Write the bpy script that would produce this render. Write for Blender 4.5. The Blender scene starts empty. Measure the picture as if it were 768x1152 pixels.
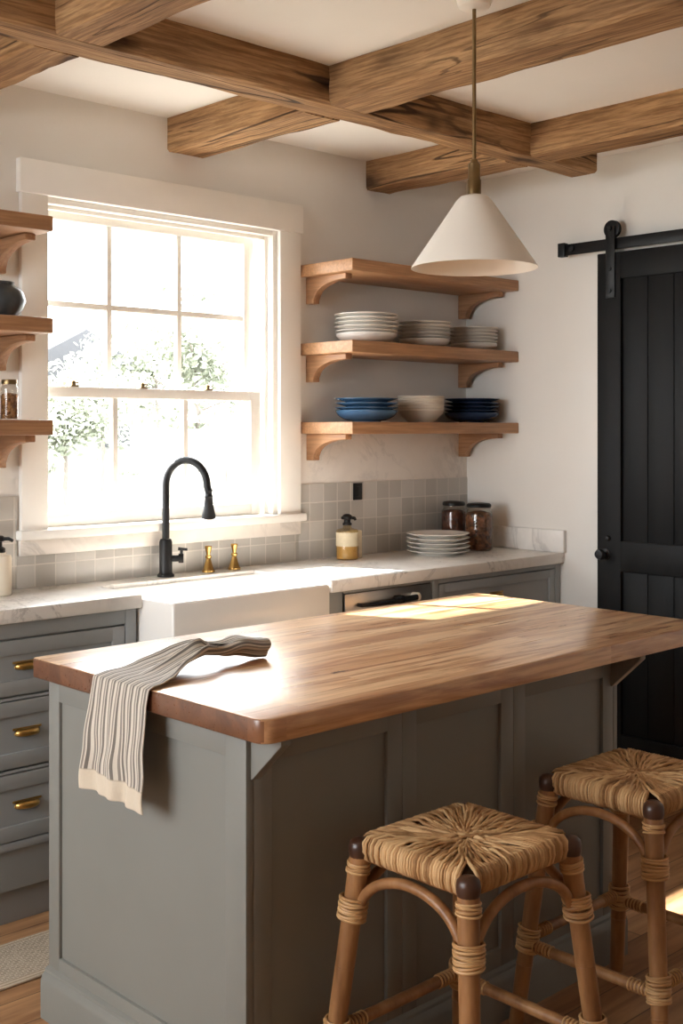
import bpy, bmesh, math, random
from mathutils import Vector, Matrix
random.seed(7)
C = bpy.context.scene.collection
PI = math.pi
S, CO = math.sin(math.radians(43.5262)), math.cos(math.radians(43.5262))

# ---------------------------------------------------------------- mesh helpers
class MB:
    """Collects shapes into one mesh."""
    def __init__(s): s.v = []; s.f = []; s.m = []; s.uv = None
    def add(s, vs, fs, mi=0):
        b = len(s.v); s.v += [tuple(p) for p in vs]
        s.f += [tuple(i + b for i in f) for f in fs]; s.m += [mi] * len(fs)
        return s
    def bm(s, bm, mi=0):
        bm.verts.ensure_lookup_table()
        for i, v in enumerate(bm.verts): v.index = i
        s.add([v.co for v in bm.verts], [[v.index for v in f.verts] for f in bm.faces], mi); bm.free(); return s
    def box(s, x0, x1, y0, y1, z0, z1, bev=0.003, seg=2, mi=0, rot=None):
        bm = bmesh.new(); bmesh.ops.create_cube(bm, size=1)
        for v in bm.verts:
            v.co = ((x0 + x1) / 2 + v.co.x * (x1 - x0), (y0 + y1) / 2 + v.co.y * (y1 - y0), (z0 + z1) / 2 + v.co.z * (z1 - z0))
        if bev > 0:
            bev = min(bev, abs(x1 - x0) * .45, abs(y1 - y0) * .45, abs(z1 - z0) * .45)
            bmesh.ops.bevel(bm, geom=bm.edges[:], offset=bev, segments=seg, affect='EDGES', profile=.5)
        if rot is not None: bmesh.ops.transform(bm, matrix=rot, verts=bm.verts[:])
        return s.bm(bm, mi)
    def lathe(s, prof, n=32, cx=0, cy=0, mi=0, close=False, rot=None):
        """profile [(r, z)...]; ends on the axis become points."""
        vs = []; rings = []
        for r, z in prof:
            if r < 1e-6: rings.append([len(vs)]); vs.append((0, 0, z))
            else:
                rings.append(list(range(len(vs), len(vs) + n)))
                vs += [(r * math.cos(2 * PI * k / n), r * math.sin(2 * PI * k / n), z) for k in range(n)]
        fs = []
        pairs = list(zip(rings[:-1], rings[1:]))
        if close: pairs.append((rings[-1], rings[0]))
        for a, b in pairs:
            for k in range(n):
                k2 = (k + 1) % n
                if len(a) == 1 and len(b) == 1: continue
                if len(a) == 1: fs.append((a[0], b[k2], b[k]))
                elif len(b) == 1: fs.append((a[k], a[k2], b[0]))
                else: fs.append((a[k], a[k2], b[k2], b[k]))
        vs = [Vector(p) for p in vs]
        if rot is not None: vs = [rot @ p for p in vs]
        return s.add([(p.x + cx, p.y + cy, p.z) for p in vs], fs, mi)
    def tube(s, pts, rad, n=10, mi=0, caps=True, flat=1.0):
        pts = [Vector(p) for p in pts]; m = len(pts)
        rad = rad if isinstance(rad, (list, tuple)) else [rad] * m
        vs = []; up = None
        for i, p in enumerate(pts):
            t = (pts[min(i + 1, m - 1)] - pts[max(i - 1, 0)]).normalized()
            if up is None:
                up = Vector((0, 0, 1)) if abs(t.z) < .9 else Vector((1, 0, 0))
            a = (up - t * up.dot(t))
            if a.length < 1e-5: a = t.orthogonal()
            a.normalize(); b = t.cross(a); up = a
            for k in range(n):
                th = 2 * PI * k / n
                vs.append(p + a * math.cos(th) * rad[i] * flat + b * math.sin(th) * rad[i])
        fs = []
        for i in range(m - 1):
            for k in range(n):
                k2 = (k + 1) % n
                fs.append((i * n + k, i * n + k2, (i + 1) * n + k2, (i + 1) * n + k))
        if caps:
            fs.append(tuple(reversed(range(n)))); fs.append(tuple(range((m - 1) * n, m * n)))
        return s.add(vs, fs, mi)
    def prism(s, poly, axis, t0, t1, bev=0.0, mi=0):
        """poly in the two other axes (in order), extruded along axis from t0 to t1."""
        def P(a, b, t):
            return {'x': (t, a, b), 'y': (a, t, b), 'z': (a, b, t)}[axis]
        bm = bmesh.new()
        lo = [bm.verts.new(P(a, b, t0)) for a, b in poly]; hi = [bm.verts.new(P(a, b, t1)) for a, b in poly]
        n = len(poly)
        bm.faces.new(lo); bm.faces.new(list(reversed(hi)))
        for k in range(n): bm.faces.new((lo[k], hi[k], hi[(k + 1) % n], lo[(k + 1) % n]))
        bmesh.ops.recalc_face_normals(bm, faces=bm.faces[:])
        if bev > 0:
            ed = [e for e in bm.edges if e.calc_face_angle(0) > .6]
            bmesh.ops.bevel(bm, geom=ed, offset=bev, segments=2, affect='EDGES', profile=.5)
        return s.bm(bm, mi)
    def torus(s, c, R, r, axis=Vector((0, 0, 1)), n=20, k=8, mi=0):
        q = Vector((0, 0, 1)).rotation_difference(axis.normalized())
        pts = []
        vs = []; fs = []
        for i in range(n):
            a = 2 * PI * i / n
            for j in range(k):
                b = 2 * PI * j / k
                p = Vector(((R + r * math.cos(b)) * math.cos(a), (R + r * math.cos(b)) * math.sin(a), r * math.sin(b)))
                vs.append(Vector(c) + q @ p)
                fs.append((i * k + j, ((i + 1) % n) * k + j, ((i + 1) % n) * k + (j + 1) % k, i * k + (j + 1) % k))
        return s.add(vs, fs, mi)

def build(name, mb, mat, parent=None, world=False, ang=38, uv=None):
    me = bpy.data.meshes.new(name)
    off = Vector((0, 0, 0))
    if parent is not None and world:
        p = parent
        while p is not None: off += p.location; p = p.parent
    me.from_pydata([(a - off.x, b - off.y, c - off.z) for a, b, c in mb.v], [], mb.f)
    for m in (mat if isinstance(mat, (list, tuple)) else [mat]): me.materials.append(m)
    for p, mi in zip(me.polygons, mb.m): p.material_index = mi; p.use_smooth = True
    bm = bmesh.new(); bm.from_mesh(me); bmesh.ops.recalc_face_normals(bm, faces=bm.faces[:]); bm.to_mesh(me); bm.free()
    me.set_sharp_from_angle(angle=math.radians(ang))
    if uv is not None:
        l = me.uv_layers.new(name='UVMap')
        for lp in me.loops: l.data[lp.index].uv = uv[lp.vertex_index]
    o = bpy.data.objects.new(name, me); C.objects.link(o)
    if parent is not None: o.parent = parent
    return o

def tag(o, label, cat, group=None):
    o['label'] = label; o['category'] = cat
    if group: o['group'] = group
    return o
def thing(name, label, cat, loc=(0, 0, 0), group=None, rz=0):
    o = bpy.data.objects.new(name, None); C.objects.link(o); o.location = loc; o.rotation_euler = (0, 0, rz)
    o.empty_display_size = .05
    return tag(o, label, cat, group)
def struct(o):
    o['kind'] = 'structure'; return o
def dup(root, loc, label, group=None, rz=0):
    kids = {}
    for ch in bpy.data.objects:
        if ch.parent is not None: kids.setdefault(ch.parent.name, []).append(ch)
    r = root.copy(); C.objects.link(r); r.location = loc; r.rotation_euler = (0, 0, rz); r['label'] = label
    if group: r['group'] = group
    for ch in kids.get(root.name, []):
        c = ch.copy(); C.objects.link(c); c.parent = r
        for g in kids.get(ch.name, []):
            d = g.copy(); C.objects.link(d); d.parent = c
    return r

# ---------------------------------------------------------------- material helpers
def srgb(r, g, b):
    f = lambda c: (c / 255) / 12.92 if c / 255 <= .04045 else ((c / 255 + .055) / 1.055) ** 2.4
    return (f(r), f(g), f(b), 1)
class NT:
    def __init__(s, name):
        s.mat = bpy.data.materials.new(name); s.mat.use_nodes = True
        s.t = s.mat.node_tree; s.n = s.t.nodes; s.l = s.t.links
        s.b = s.n['Principled BSDF']
    def new(s, typ, **kw):
        x = s.n.new(typ)
        for k, v in kw.items(): setattr(x, k, v)
        return x
    def link(s, a, b): s.l.new(a, b)
    def coords(s, scale=(1, 1, 1), out='Object', rnd=False):
        tc = s.new('ShaderNodeTexCoord'); v = tc.outputs[out]
        if rnd:
            oi = s.new('ShaderNodeObjectInfo'); m = s.new('ShaderNodeVectorMath', operation='MULTIPLY_ADD')
            m.inputs[0].default_value = (13.1, 7.7, 19.3)
            cb = s.new('ShaderNodeCombineXYZ')
            for i in range(3): s.link(oi.outputs['Random'], cb.inputs[i])
            s.link(cb.outputs[0], m.inputs[1]); s.link(v, m.inputs[2]); v = m.outputs[0]
        mp = s.new('ShaderNodeMapping'); mp.inputs['Scale'].default_value = scale; s.link(v, mp.inputs[0])
        return mp.outputs[0]
    def noise(s, vec, scale, detail=4, rough=.55, dist=0):
        x = s.new('ShaderNodeTexNoise'); x.inputs['Scale'].default_value = scale; x.inputs['Detail'].default_value = detail
        x.inputs['Roughness'].default_value = rough; x.inputs['Distortion'].default_value = dist; s.link(vec, x.inputs['Vector']); return x.outputs['Fac']
    def ramp(s, fac, stops, interp='LINEAR'):
        x = s.new('ShaderNodeValToRGB'); x.color_ramp.interpolation = interp; e = x.color_ramp.elements
        while len(e) < len(stops): e.new(.5)
        for el, (p, c) in zip(e, stops): el.position = p; el.color = c if len(c) == 4 else (*c, 1)
        s.link(fac, x.inputs[0]); return x.outputs[0]
    def mix(s, fac, a, b, blend='MIX'):
        x = s.new('ShaderNodeMix', data_type='RGBA', blend_type=blend)
        for sock, v in ((x.inputs[0], fac), (x.inputs[6], a), (x.inputs[7], b)):
            if hasattr(v, 'is_output'): s.link(v, sock)
            else: sock.default_value = v
        return x.outputs[2]
    def math(s, op, a, b=0.0, c=0.0, clamp=False):
        x = s.new('ShaderNodeMath', operation=op); x.use_clamp = clamp
        for i, v in enumerate((a, b, c)):
            if hasattr(v, 'is_output'): s.link(v, x.inputs[i])
            else: x.inputs[i].default_value = v
        return x.outputs[0]
    def bump(s, h, strength=.2, dist=.01):
        x = s.new('ShaderNodeBump'); x.inputs['Strength'].default_value = strength; x.inputs['Distance'].default_value = dist
        s.link(h, x.inputs['Height']); s.link(x.outputs[0], s.b.inputs['Normal'])
    def set(s, **kw):
        names = dict(rough='Roughness', metal='Metallic', spec='Specular IOR Level', coat='Coat Weight', coatr='Coat Roughness', trans='Transmission Weight', sss='Subsurface Weight', sheen='Sheen Weight')
        for k, v in kw.items():
            if k == 'col':
                if hasattr(v, 'is_output'): s.link(v, s.b.inputs['Base Color'])
                else: s.b.inputs['Base Color'].default_value = v
            elif hasattr(v, 'is_output'): s.link(v, s.b.inputs[names[k]])
            else: s.b.inputs[names[k]].default_value = v
        return s
W1 = (1, 1, 1, 1); K1 = (0, 0, 0, 1)

def plain(name, col, rough=.5, var=.06, nscale=20, bump=0, **kw):
    t = NT(name); v = t.coords()
    n = t.noise(v, nscale, 3)
    d = tuple(c * (1 - var) for c in col[:3]) + (1,); e = tuple(min(1, c * (1 + var)) for c in col[:3]) + (1,)
    t.set(col=t.ramp(n, [(.3, d), (.7, e)]), rough=rough, **kw)
    if bump: t.bump(t.noise(v, nscale * 6, 4), bump, .004)
    return t.mat

def wood(name, c1, c2, dark, axis=0, rough=.55, coarse=1.0, bump=.25, knots=True, crack=.0, **kw):
    t = NT(name)
    a = [9.0 * coarse] * 3; a[axis] = .9 * coarse
    f = [70.0 * coarse] * 3; f[axis] = 3.0 * coarse
    va = t.coords(tuple(a), rnd=True); vf = t.coords(tuple(f), rnd=True)
    n1 = t.noise(va, 1.0, 5, .6, 1.2); n2 = t.noise(vf, 1.0, 4, .6)
    base = t.ramp(n1, [(.28, c2), (.62, c1), (.8, tuple(min(1, c * 1.15) for c in c1[:3]))])
    col = t.mix(t.math('MULTIPLY', t.ramp(n2, [(.42, W1), (.62, K1)]), .45), base, dark)
    h = n2
    if knots:
        k = [3.4 * coarse] * 3; k[axis] = 1.9 * coarse
        vo = t.new('ShaderNodeTexVoronoi'); vo.inputs['Scale'].default_value = 1.0; t.link(t.coords(tuple(k), rnd=True), vo.inputs['Vector'])
        kn = t.ramp(vo.outputs['Distance'], [(.06, W1), (.12, (.35,) * 3 + (1,)), (.2, K1)])
        col = t.mix(t.math('MULTIPLY', kn, .8), col, tuple(c * .55 for c in dark[:3]) + (1,))
    if crack:
        g = [16.0 * coarse] * 3; g[axis] = .7 * coarse
        nc = t.noise(t.coords(tuple(g), rnd=True), 1.0, 2, .5, .4)
        cr = t.ramp(nc, [(.487, K1), (.497, W1), (.503, W1), (.513, K1)])
        cr = t.math('MULTIPLY', cr, t.ramp(t.noise(va, .6, 1), [(.45, K1), (.6, W1)]))
        cr = t.math('MULTIPLY', cr, crack)
        col = t.mix(cr, col, tuple(c * .25 for c in dark[:3]) + (1,))
        h = t.math('SUBTRACT', n2, t.math('MULTIPLY', cr, 2.0))
    t.set(col=col, rough=rough, **kw); t.bump(h, bump, .006)
    return t.mat

def marble(name, base, vein, scale=1.0, amount=1.0):
    t = NT(name); v = t.coords((scale, scale, scale))
    n = t.noise(v, 2.2, 7, .62, 1.6)
    vn = t.ramp(n, [(.465, K1), (.497, W1), (.503, W1), (.535, K1)])
    msk = t.ramp(t.noise(v, 1.7, 2), [(.42, K1), (.62, W1)])
    soft = t.ramp(t.noise(v, 3.5, 5, .6, .8), [(.4, K1), (.75, W1)])
    f = t.math('MULTIPLY', t.math('MULTIPLY', vn, msk), .5 * amount)
    f = t.math('ADD', f, t.math('MULTIPLY', soft, .22 * amount), clamp=True)
    t.set(col=t.mix(f, base, vein), rough=.28, spec=.45); return t.mat

# ---------------------------------------------------------------- materials
M = {}
t = NT('plaster'); v = t.coords(); n = t.noise(v, 1.4, 4)
t.set(col=t.ramp(n, [(.3, srgb(228, 224, 217)), (.7, srgb(234, 231, 225))]), rough=.9, spec=.2); t.bump(t.noise(v, 18, 5, .6), .12, .01); M['plaster'] = t.mat
M['ceil'] = plain('ceiling_paint', srgb(238, 234, 228), .9, .02, 3, spec=.2)
M['trimw'] = plain('white_trim_paint', srgb(240, 236, 229), .45, .02, 6)
M['cab'] = plain('grey_cabinet_paint', srgb(148, 151, 151), .42, .03, 5, spec=.4)
M['island'] = plain('grey_island_paint', srgb(124, 123, 117), .5, .03, 4, spec=.35)
def beam_wood(name, axis):
    t = NT(name)
    def vec(al, ac):
        q = [ac] * 3; q[axis] = al; return t.coords(tuple(q), rnd=True)
    n0 = t.noise(vec(.5, 3), 1, 3); n1 = t.noise(vec(1.1, 13), 1, 6, .65, 1.5); n2 = t.noise(vec(5, 110), 1, 4, .65)
    base = t.ramp(n1, [(.3, srgb(124, 90, 60)), (.5, srgb(168, 128, 88)), (.72, srgb(198, 158, 114))])
    col = t.mix(t.math('MULTIPLY', t.ramp(n0, [(.4, K1), (.7, W1)]), .45), base, srgb(196, 162, 124))
    col = t.mix(t.math('MULTIPLY', t.ramp(n2, [(.4, W1), (.58, K1)]), .55), col, srgb(92, 62, 40))
    # knots with a dark heart
    wob = t.noise(vec(5, 9), 1, 2); k = vec(2.5, 6.5)
    dv = t.new('ShaderNodeVectorMath', operation='MULTIPLY_ADD'); cb = t.new('ShaderNodeCombineXYZ')
    for i in range(3): t.link(wob, cb.inputs[i])
    t.link(cb.outputs[0], dv.inputs[0]); dv.inputs[1].default_value = (.5, .5, .5); t.link(k, dv.inputs[2])
    vo = t.new('ShaderNodeTexVoronoi'); vo.inputs['Scale'].default_value = 1.0; t.link(dv.outputs[0], vo.inputs['Vector'])
    kn = t.ramp(vo.outputs['Distance'], [(.12, W1), (.2, (.5,) * 3 + (1,)), (.28, (.16,) * 3 + (1,)), (.4, K1)])
    col = t.mix(t.math('MULTIPLY', kn, .85), col, srgb(54, 34, 22))
    # long drying cracks along the grain
    def crack(al, ac, w, dist):
        c = t.noise(vec(al, ac), 1, 2, .5, dist)
        return t.ramp(c, [(.5 - w, K1), (.5 - w * .35, W1), (.5 + w * .35, W1), (.5 + w, K1)])
    cr = t.math('MULTIPLY', crack(.35, 7, .011, .5), t.ramp(t.noise(vec(.8, 2), 1, 1), [(.44, K1), (.52, W1)]))
    cr2 = t.math('MULTIPLY', crack(.9, 18, .012, .3), t.ramp(t.noise(vec(1.2, 3), 1.3, 1), [(.5, K1), (.58, W1)]))
    cr = t.math('MAXIMUM', cr, t.math('MULTIPLY', cr2, .7))
    col = t.mix(t.math('MULTIPLY', cr, .85), col, srgb(44, 28, 18))
    adz = t.noise(vec(3, 14), 1, 3)
    h = t.math('SUBTRACT', t.math('ADD', t.math('MULTIPLY', n2, .5), t.math('MULTIPLY', adz, .8)), t.math('MULTIPLY', cr, 1.4))
    t.set(col=col, rough=.78, spec=.22); t.bump(h, .55, .01); return t.mat
M['beam_x'] = beam_wood('rough_beam_wood_long', 0); M['beam_y'] = beam_wood('rough_beam_wood_cross', 1)
M['shelf'] = wood('oak_shelf_wood', srgb(188, 144, 104), srgb(162, 117, 80), srgb(124, 86, 56), 0, .5, 1.6, .12, False)
M['bracket'] = wood('oak_bracket_wood', srgb(180, 136, 98), srgb(154, 110, 76), srgb(120, 82, 54), 1, .5, 1.6, .12, False)
M['black'] = plain('matt_black_metal', srgb(20, 20, 21), .42, .1, 30, spec=.32)
M['blackp'] = plain('black_plastic', srgb(18, 17, 17), .4, .1, 30, spec=.3)
M['brass'] = plain('aged_brass', srgb(184, 148, 86), .28, .12, 40, metal=1.0)
M['bronze'] = plain('dull_bronze', srgb(138, 116, 82), .35, .1, 40, metal=1.0)
M['steel'] = plain('brushed_steel', srgb(178, 170, 160), .32, .06, 12, metal=1.0)
M['fireclay'] = plain('white_fireclay', srgb(240, 236, 230), .18, .01, 3, spec=.5)
M['enamel'] = plain('white_enamel', srgb(240, 234, 224), .35, .01, 5)
M['ceramic'] = plain('white_ceramic', srgb(236, 232, 225), .25, .03, 14)
M['cream'] = plain('cream_stoneware', srgb(226, 218, 204), .3, .03, 14)
M['blue'] = plain('blue_stoneware', srgb(70, 106, 142), .25, .12, 16)
M['navy'] = plain('dark_blue_stoneware', srgb(40, 58, 86), .25, .12, 16)
M['vase'] = plain('dark_grey_glaze', srgb(66, 70, 72), .35, .3, 14)
M['marble'] = marble('white_marble', srgb(236, 232, 226), srgb(150, 146, 142), 1.6)
M['marblew'] = marble('wall_marble', srgb(230, 222, 213), srgb(165, 158, 152), 1.3, .8)
M['cap'] = plain('dark_stained_wood', srgb(66, 40, 27), .35, .2, 30)
M['soapc'] = plain('cream_bottle', srgb(228, 216, 196), .35, .02, 8)

# door paint: black with brushed wear
t = NT('black_door_paint'); v = t.coords((3, 3, .5)); n = t.noise(v, 3.0, 6, .65)
t.set(col=t.ramp(n, [(.35, srgb(14, 14, 14)), (.75, srgb(27, 26, 25))]), rough=t.math('MULTIPLY_ADD', n, .3, .42), spec=.2)
t.bump(t.noise(t.coords((60, 60, 2.5)), 1.0, 4), .15, .004); M['door'] = t.mat

# butcher block
def block(name, end=False):
    t = NT(name); tc = t.new('ShaderNodeTexCoord'); sp = t.new('ShaderNodeSeparateXYZ'); t.link(tc.outputs['Object'], sp.inputs[0])
    row = t.math('FLOOR', t.math('DIVIDE', sp.outputs['Y'], .052))
    wn = t.new('ShaderNodeTexWhiteNoise', noise_dimensions='1D'); t.link(row, wn.inputs['W'])
    seg = t.math('FLOOR', t.math('ADD', t.math('DIVIDE', sp.outputs['X'], 1.15), t.math('MULTIPLY', wn.outputs['Value'], 3.0)))
    cb = t.new('ShaderNodeCombineXYZ'); t.link(row, cb.inputs[0]); t.link(seg, cb.inputs[1])
    w2 = t.new('ShaderNodeTexWhiteNoise', noise_dimensions='2D'); t.link(cb.outputs[0], w2.inputs['Vector'])
    r = w2.outputs['Value']
    off = t.new('ShaderNodeVectorMath', operation='ADD'); cb2 = t.new('ShaderNodeCombineXYZ')
    t.link(t.math('MULTIPLY', r, 31.0), cb2.inputs[0]); t.link(t.math('MULTIPLY', r, 17.0), cb2.inputs[1])
    t.link(tc.outputs['Object'], off.inputs[0]); t.link(cb2.outputs[0], off.inputs[1])
    mp = t.new('ShaderNodeMapping'); mp.inputs['Scale'].default_value = (1.6, 15, 15) if not end else (14, 14, 14); t.link(off.outputs[0], mp.inputs[0])
    g = t.noise(mp.outputs[0], 1.0, 5, .6, 1.4)
    mp2 = t.new('ShaderNodeMapping'); mp2.inputs['Scale'].default_value = (5, 120, 120); t.link(off.outputs[0], mp2.inputs[0])
    fine = t.noise(mp2.outputs[0], 1.0, 3)
    if end:
        base = t.ramp(g, [(.3, srgb(84, 52, 35)), (.7, srgb(126, 82, 54))])
        col = t.mix(t.math('MULTIPLY', r, .5), base, srgb(78, 46, 30))
    else:
        base = t.ramp(r, [(0, srgb(186, 138, 98)), (.25, srgb(214, 168, 122)), (.6, srgb(226, 184, 138)), (1, srgb(234, 198, 156))])
        col = t.mix(t.ramp(g, [(.33, W1), (.56, K1)]), base, srgb(158, 104, 66))
        col = t.mix(t.math('MULTIPLY', t.ramp(fine, [(.4, W1), (.6, K1)]), .22), col, srgb(110, 68, 40))
        # a small dark knot in the top
        dx = t.math('DIVIDE', t.math('SUBTRACT', sp.outputs['X'], 1.955), .034); dy = t.math('DIVIDE', t.math('SUBTRACT', sp.outputs['Y'], 2.07), .011)
        rr = t.math('ADD', t.math('MULTIPLY', dx, dx), t.math('MULTIPLY', dy, dy))
        rr = t.math('ADD', rr, t.math('MULTIPLY_ADD', t.noise(tc.outputs['Object'], 130, 2), 2.4, -1.2))
        col = t.mix(t.ramp(rr, [(.35, W1), (.6, K1)]), col, srgb(60, 36, 26))
    t.set(col=col, rough=t.math('MULTIPLY_ADD', fine, .1, .24), spec=.5, coat=.35, coatr=.2); t.bump(fine, .05, .003)
    return t.mat
M['block'] = block('butcher_block'); M['blockend'] = block('butcher_block_end_grain', True)

# plank floor
t = NT('oak_floor'); tc = t.new('ShaderNodeTexCoord'); sp = t.new('ShaderNodeSeparateXYZ'); t.link(tc.outputs['Object'], sp.inputs[0])
ry = t.math('DIVIDE', sp.outputs['Y'], .13); row = t.math('FLOOR', ry)
wn = t.new('ShaderNodeTexWhiteNoise', noise_dimensions='1D'); t.link(row, wn.inputs['W'])
xx = t.math('ADD', t.math('DIVIDE', sp.outputs['X'], 1.4), t.math('MULTIPLY', wn.outputs['Value'], 5.0)); seg = t.math('FLOOR', xx)
cb = t.new('ShaderNodeCombineXYZ'); t.link(row, cb.inputs[0]); t.link(seg, cb.inputs[1])
w2 = t.new('ShaderNodeTexWhiteNoise', noise_dimensions='2D'); t.link(cb.outputs[0], w2.inputs['Vector'])
vv = t.new('ShaderNodeVectorMath', operation='ADD'); t.link(tc.outputs['Object'], vv.inputs[0])
cb2 = t.new('ShaderNodeCombineXYZ'); t.link(t.math('MULTIPLY', w2.outputs['Value'], 23.0), cb2.inputs[0]); t.link(t.math('MULTIPLY', w2.outputs['Value'], 41.0), cb2.inputs[1]); t.link(cb2.outputs[0], vv.inputs[1])
mp = t.new('ShaderNodeMapping'); mp.inputs['Scale'].default_value = (1.4, 16, 16); t.link(vv.outputs[0], mp.inputs[0])
g = t.noise(mp.outputs[0], 1.0, 6, .62, 1.0)
col = t.mix(t.ramp(g, [(.35, W1), (.65, K1)]), t.ramp(w2.outputs['Value'], [(0, srgb(172, 128, 90)), (1, srgb(204, 160, 116))]), srgb(136, 94, 62))
fy = t.math('FRACT', ry); ln = t.math('MINIMUM', fy, t.math('SUBTRACT', 1.0, fy)); fx = t.math('FRACT', xx); lx = t.math('MULTIPLY', t.math('MINIMUM', fx, t.math('SUBTRACT', 1.0, fx)), 10.0)
gap = t.ramp(t.math('MINIMUM', ln, lx), [(.008, W1), (.022, K1)])
t.set(col=t.mix(t.math('MULTIPLY', gap, .75), col, srgb(52, 34, 22)), rough=t.math('MULTIPLY_ADD', g, .2, .3), spec=.45); t.bump(t.math('SUBTRACT', g, gap), .12, .004); M['floor'] = t.mat

# glazed tiles on a vertical wall (x,z) : zellige greys
t = NT('grey_wall_tile'); tc = t.new('ShaderNodeTexCoord'); sp = t.new('ShaderNodeSeparateXYZ'); t.link(tc.outputs['Object'], sp.inputs[0])
TS = .0778
tx = t.math('DIVIDE', sp.outputs['X'], TS); tz = t.math('DIVIDE', t.math('SUBTRACT', sp.outputs['Z'], .9655), TS)
cb = t.new('ShaderNodeCombineXYZ'); t.link(t.math('FLOOR', tx), cb.inputs[0]); t.link(t.math('FLOOR', tz), cb.inputs[1])
w2 = t.new('ShaderNodeTexWhiteNoise', noise_dimensions='2D'); t.link(cb.outputs[0], w2.inputs['Vector'])
fx = t.math('FRACT', tx); fz = t.math('FRACT', tz)
ed = t.math('MINIMUM', t.math('MINIMUM', fx, t.math('SUBTRACT', 1.0, fx)), t.math('MINIMUM', fz, t.math('SUBTRACT', 1.0, fz)))
gr = t.ramp(ed, [(.02, W1), (.04, K1)])
tcol = t.ramp(w2.outputs['Value'], [(0, srgb(172, 168, 161)), (.6, srgb(184, 180, 173)), (1, srgb(198, 194, 187))])
tcol = t.mix(t.math('MULTIPLY', t.noise(t.coords((1, 1, 1)), 9, 4), .35), tcol, srgb(206, 202, 196))
t.set(col=t.mix(gr, tcol, srgb(212, 206, 198)), rough=.3); t.bump(t.math('SUBTRACT', t.math('MULTIPLY', t.noise(t.coords(), 14, 2), .4), gr), .25, .004); M['tile'] = t.mat

# window glass: thin pane, mostly see-through
def pane(name, tint=(1, 1, 1, 1), refl=.06):
    t = NT(name); t.n.remove(t.b); out = t.n['Material Output']
    tr = t.new('ShaderNodeBsdfTransparent'); tr.inputs[0].default_value = tint
    gl = t.new('ShaderNodeBsdfGlossy'); gl.inputs['Roughness'].default_value = .02
    lw = t.new('ShaderNodeLayerWeight'); lw.inputs[0].default_value = .5; fr = t.new('ShaderNodeMath', operation='MULTIPLY_ADD'); t.link(t.math('POWER', lw.outputs['Facing'], 5.0), fr.inputs[0]); fr.inputs[1].default_value = .8; fr.inputs[2].default_value = refl * .6
    mx = t.new('ShaderNodeMixShader'); t.link(fr.outputs[0], mx.inputs[0]); t.link(tr.outputs[0], mx.inputs[1]); t.link(gl.outputs[0], mx.inputs[2]); t.link(mx.outputs[0], out.inputs[0]); return t.mat
M['glass'] = pane('window_glass'); M['jarglass'] = pane('jar_glass', (.93, .92, .9, 1)); M['amber'] = pane('amber_glass', (.93, .84, .66, 1))
# jar contents
def lumps(name, a, b, sc=70):
    t = NT(name); vo = t.new('ShaderNodeTexVoronoi'); vo.inputs['Scale'].default_value = sc; t.link(t.coords(), vo.inputs['Vector'])
    col = t.ramp(vo.outputs['Color'], [(.2, a), (.8, b)]); t.set(col=col, rough=.6); t.bump(t.math('SUBTRACT', 1.0, vo.outputs['Distance']), .8, .01); return t.mat
M['nuts'] = lumps('brown_nuts', srgb(74, 42, 24), srgb(140, 88, 52)); M['beans'] = lumps('dark_beans', srgb(60, 30, 18), srgb(112, 60, 34), 60)
M['grain'] = lumps('amber_grain', srgb(140, 92, 52), srgb(182, 132, 82), 120)
# rattan & straw
t = NT('rattan_cane'); n = t.noise(t.coords((1, 1, .25), rnd=True), 22, 4); n2 = t.noise(t.coords((90, 90, 4)), 1, 3)
col = t.ramp(n, [(.3, srgb(122, 82, 48)), (.55, srgb(160, 114, 72)), (.8, srgb(186, 142, 96))]); t.set(col=t.mix(t.math('MULTIPLY', n2, .25), col, srgb(96, 58, 32)), rough=.4, spec=.45); t.bump(n2, .12, .003); M['rattan'] = t.mat
t = NT('woven_rush'); gm = t.new('ShaderNodeNewGeometry'); n = t.noise(t.coords((1, 1, 1)), 55, 3)
col = t.ramp(t.math('MULTIPLY_ADD', gm.outputs['Random Per Island'], .6, t.math('MULTIPLY', n, .4)), [(.12, srgb(126, 88, 52)), (.45, srgb(186, 144, 98)), (.85, srgb(220, 184, 136))]); t.set(col=col, rough=.65, spec=.3); t.bump(t.noise(t.coords(), 160, 2), .3, .002); M['rush'] = t.mat
M['rushcore'] = plain('rush_core', srgb(66, 44, 26), .8, .2, 40)
t = NT('cane_binding'); gm = t.new('ShaderNodeNewGeometry')
t.set(col=t.ramp(gm.outputs['Random Per Island'], [(0, srgb(176, 132, 84)), (1, srgb(208, 168, 118))]), rough=.5); M['bind'] = t.mat
# towel
t = NT('striped_linen'); uvn = t.new('ShaderNodeTexCoord'); sp = t.new('ShaderNodeSeparateXYZ'); t.link(uvn.outputs['UV'], sp.inputs[0])
U, Vv = sp.outputs[0], sp.outputs[1]
st = t.math('FRACT', t.math('MULTIPLY', U, 9.0))
sc_ = t.ramp(st, [(0, srgb(204, 194, 180)), (.2, srgb(112, 105, 99)), (.5, srgb(206, 196, 182)), (.64, srgb(136, 128, 120)), (.86, srgb(206, 196, 182))], 'CONSTANT')
band = t.math('LESS_THAN', Vv, .105)
hem = t.math('COMPARE', Vv, .105, .004)
col = t.mix(band, sc_, srgb(206, 192, 172)); col = t.mix(t.math('MULTIPLY', hem, .5), col, srgb(170, 156, 138))
wv = t.noise(t.coords((1, 1, 1)), 260, 2); t.set(col=t.mix(t.math('MULTIPLY', wv, .18), col, srgb(150, 140, 126)), rough=.9, spec=.1, sheen=.2); t.bump(wv, .35, .002); M['towel'] = t.mat
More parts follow.
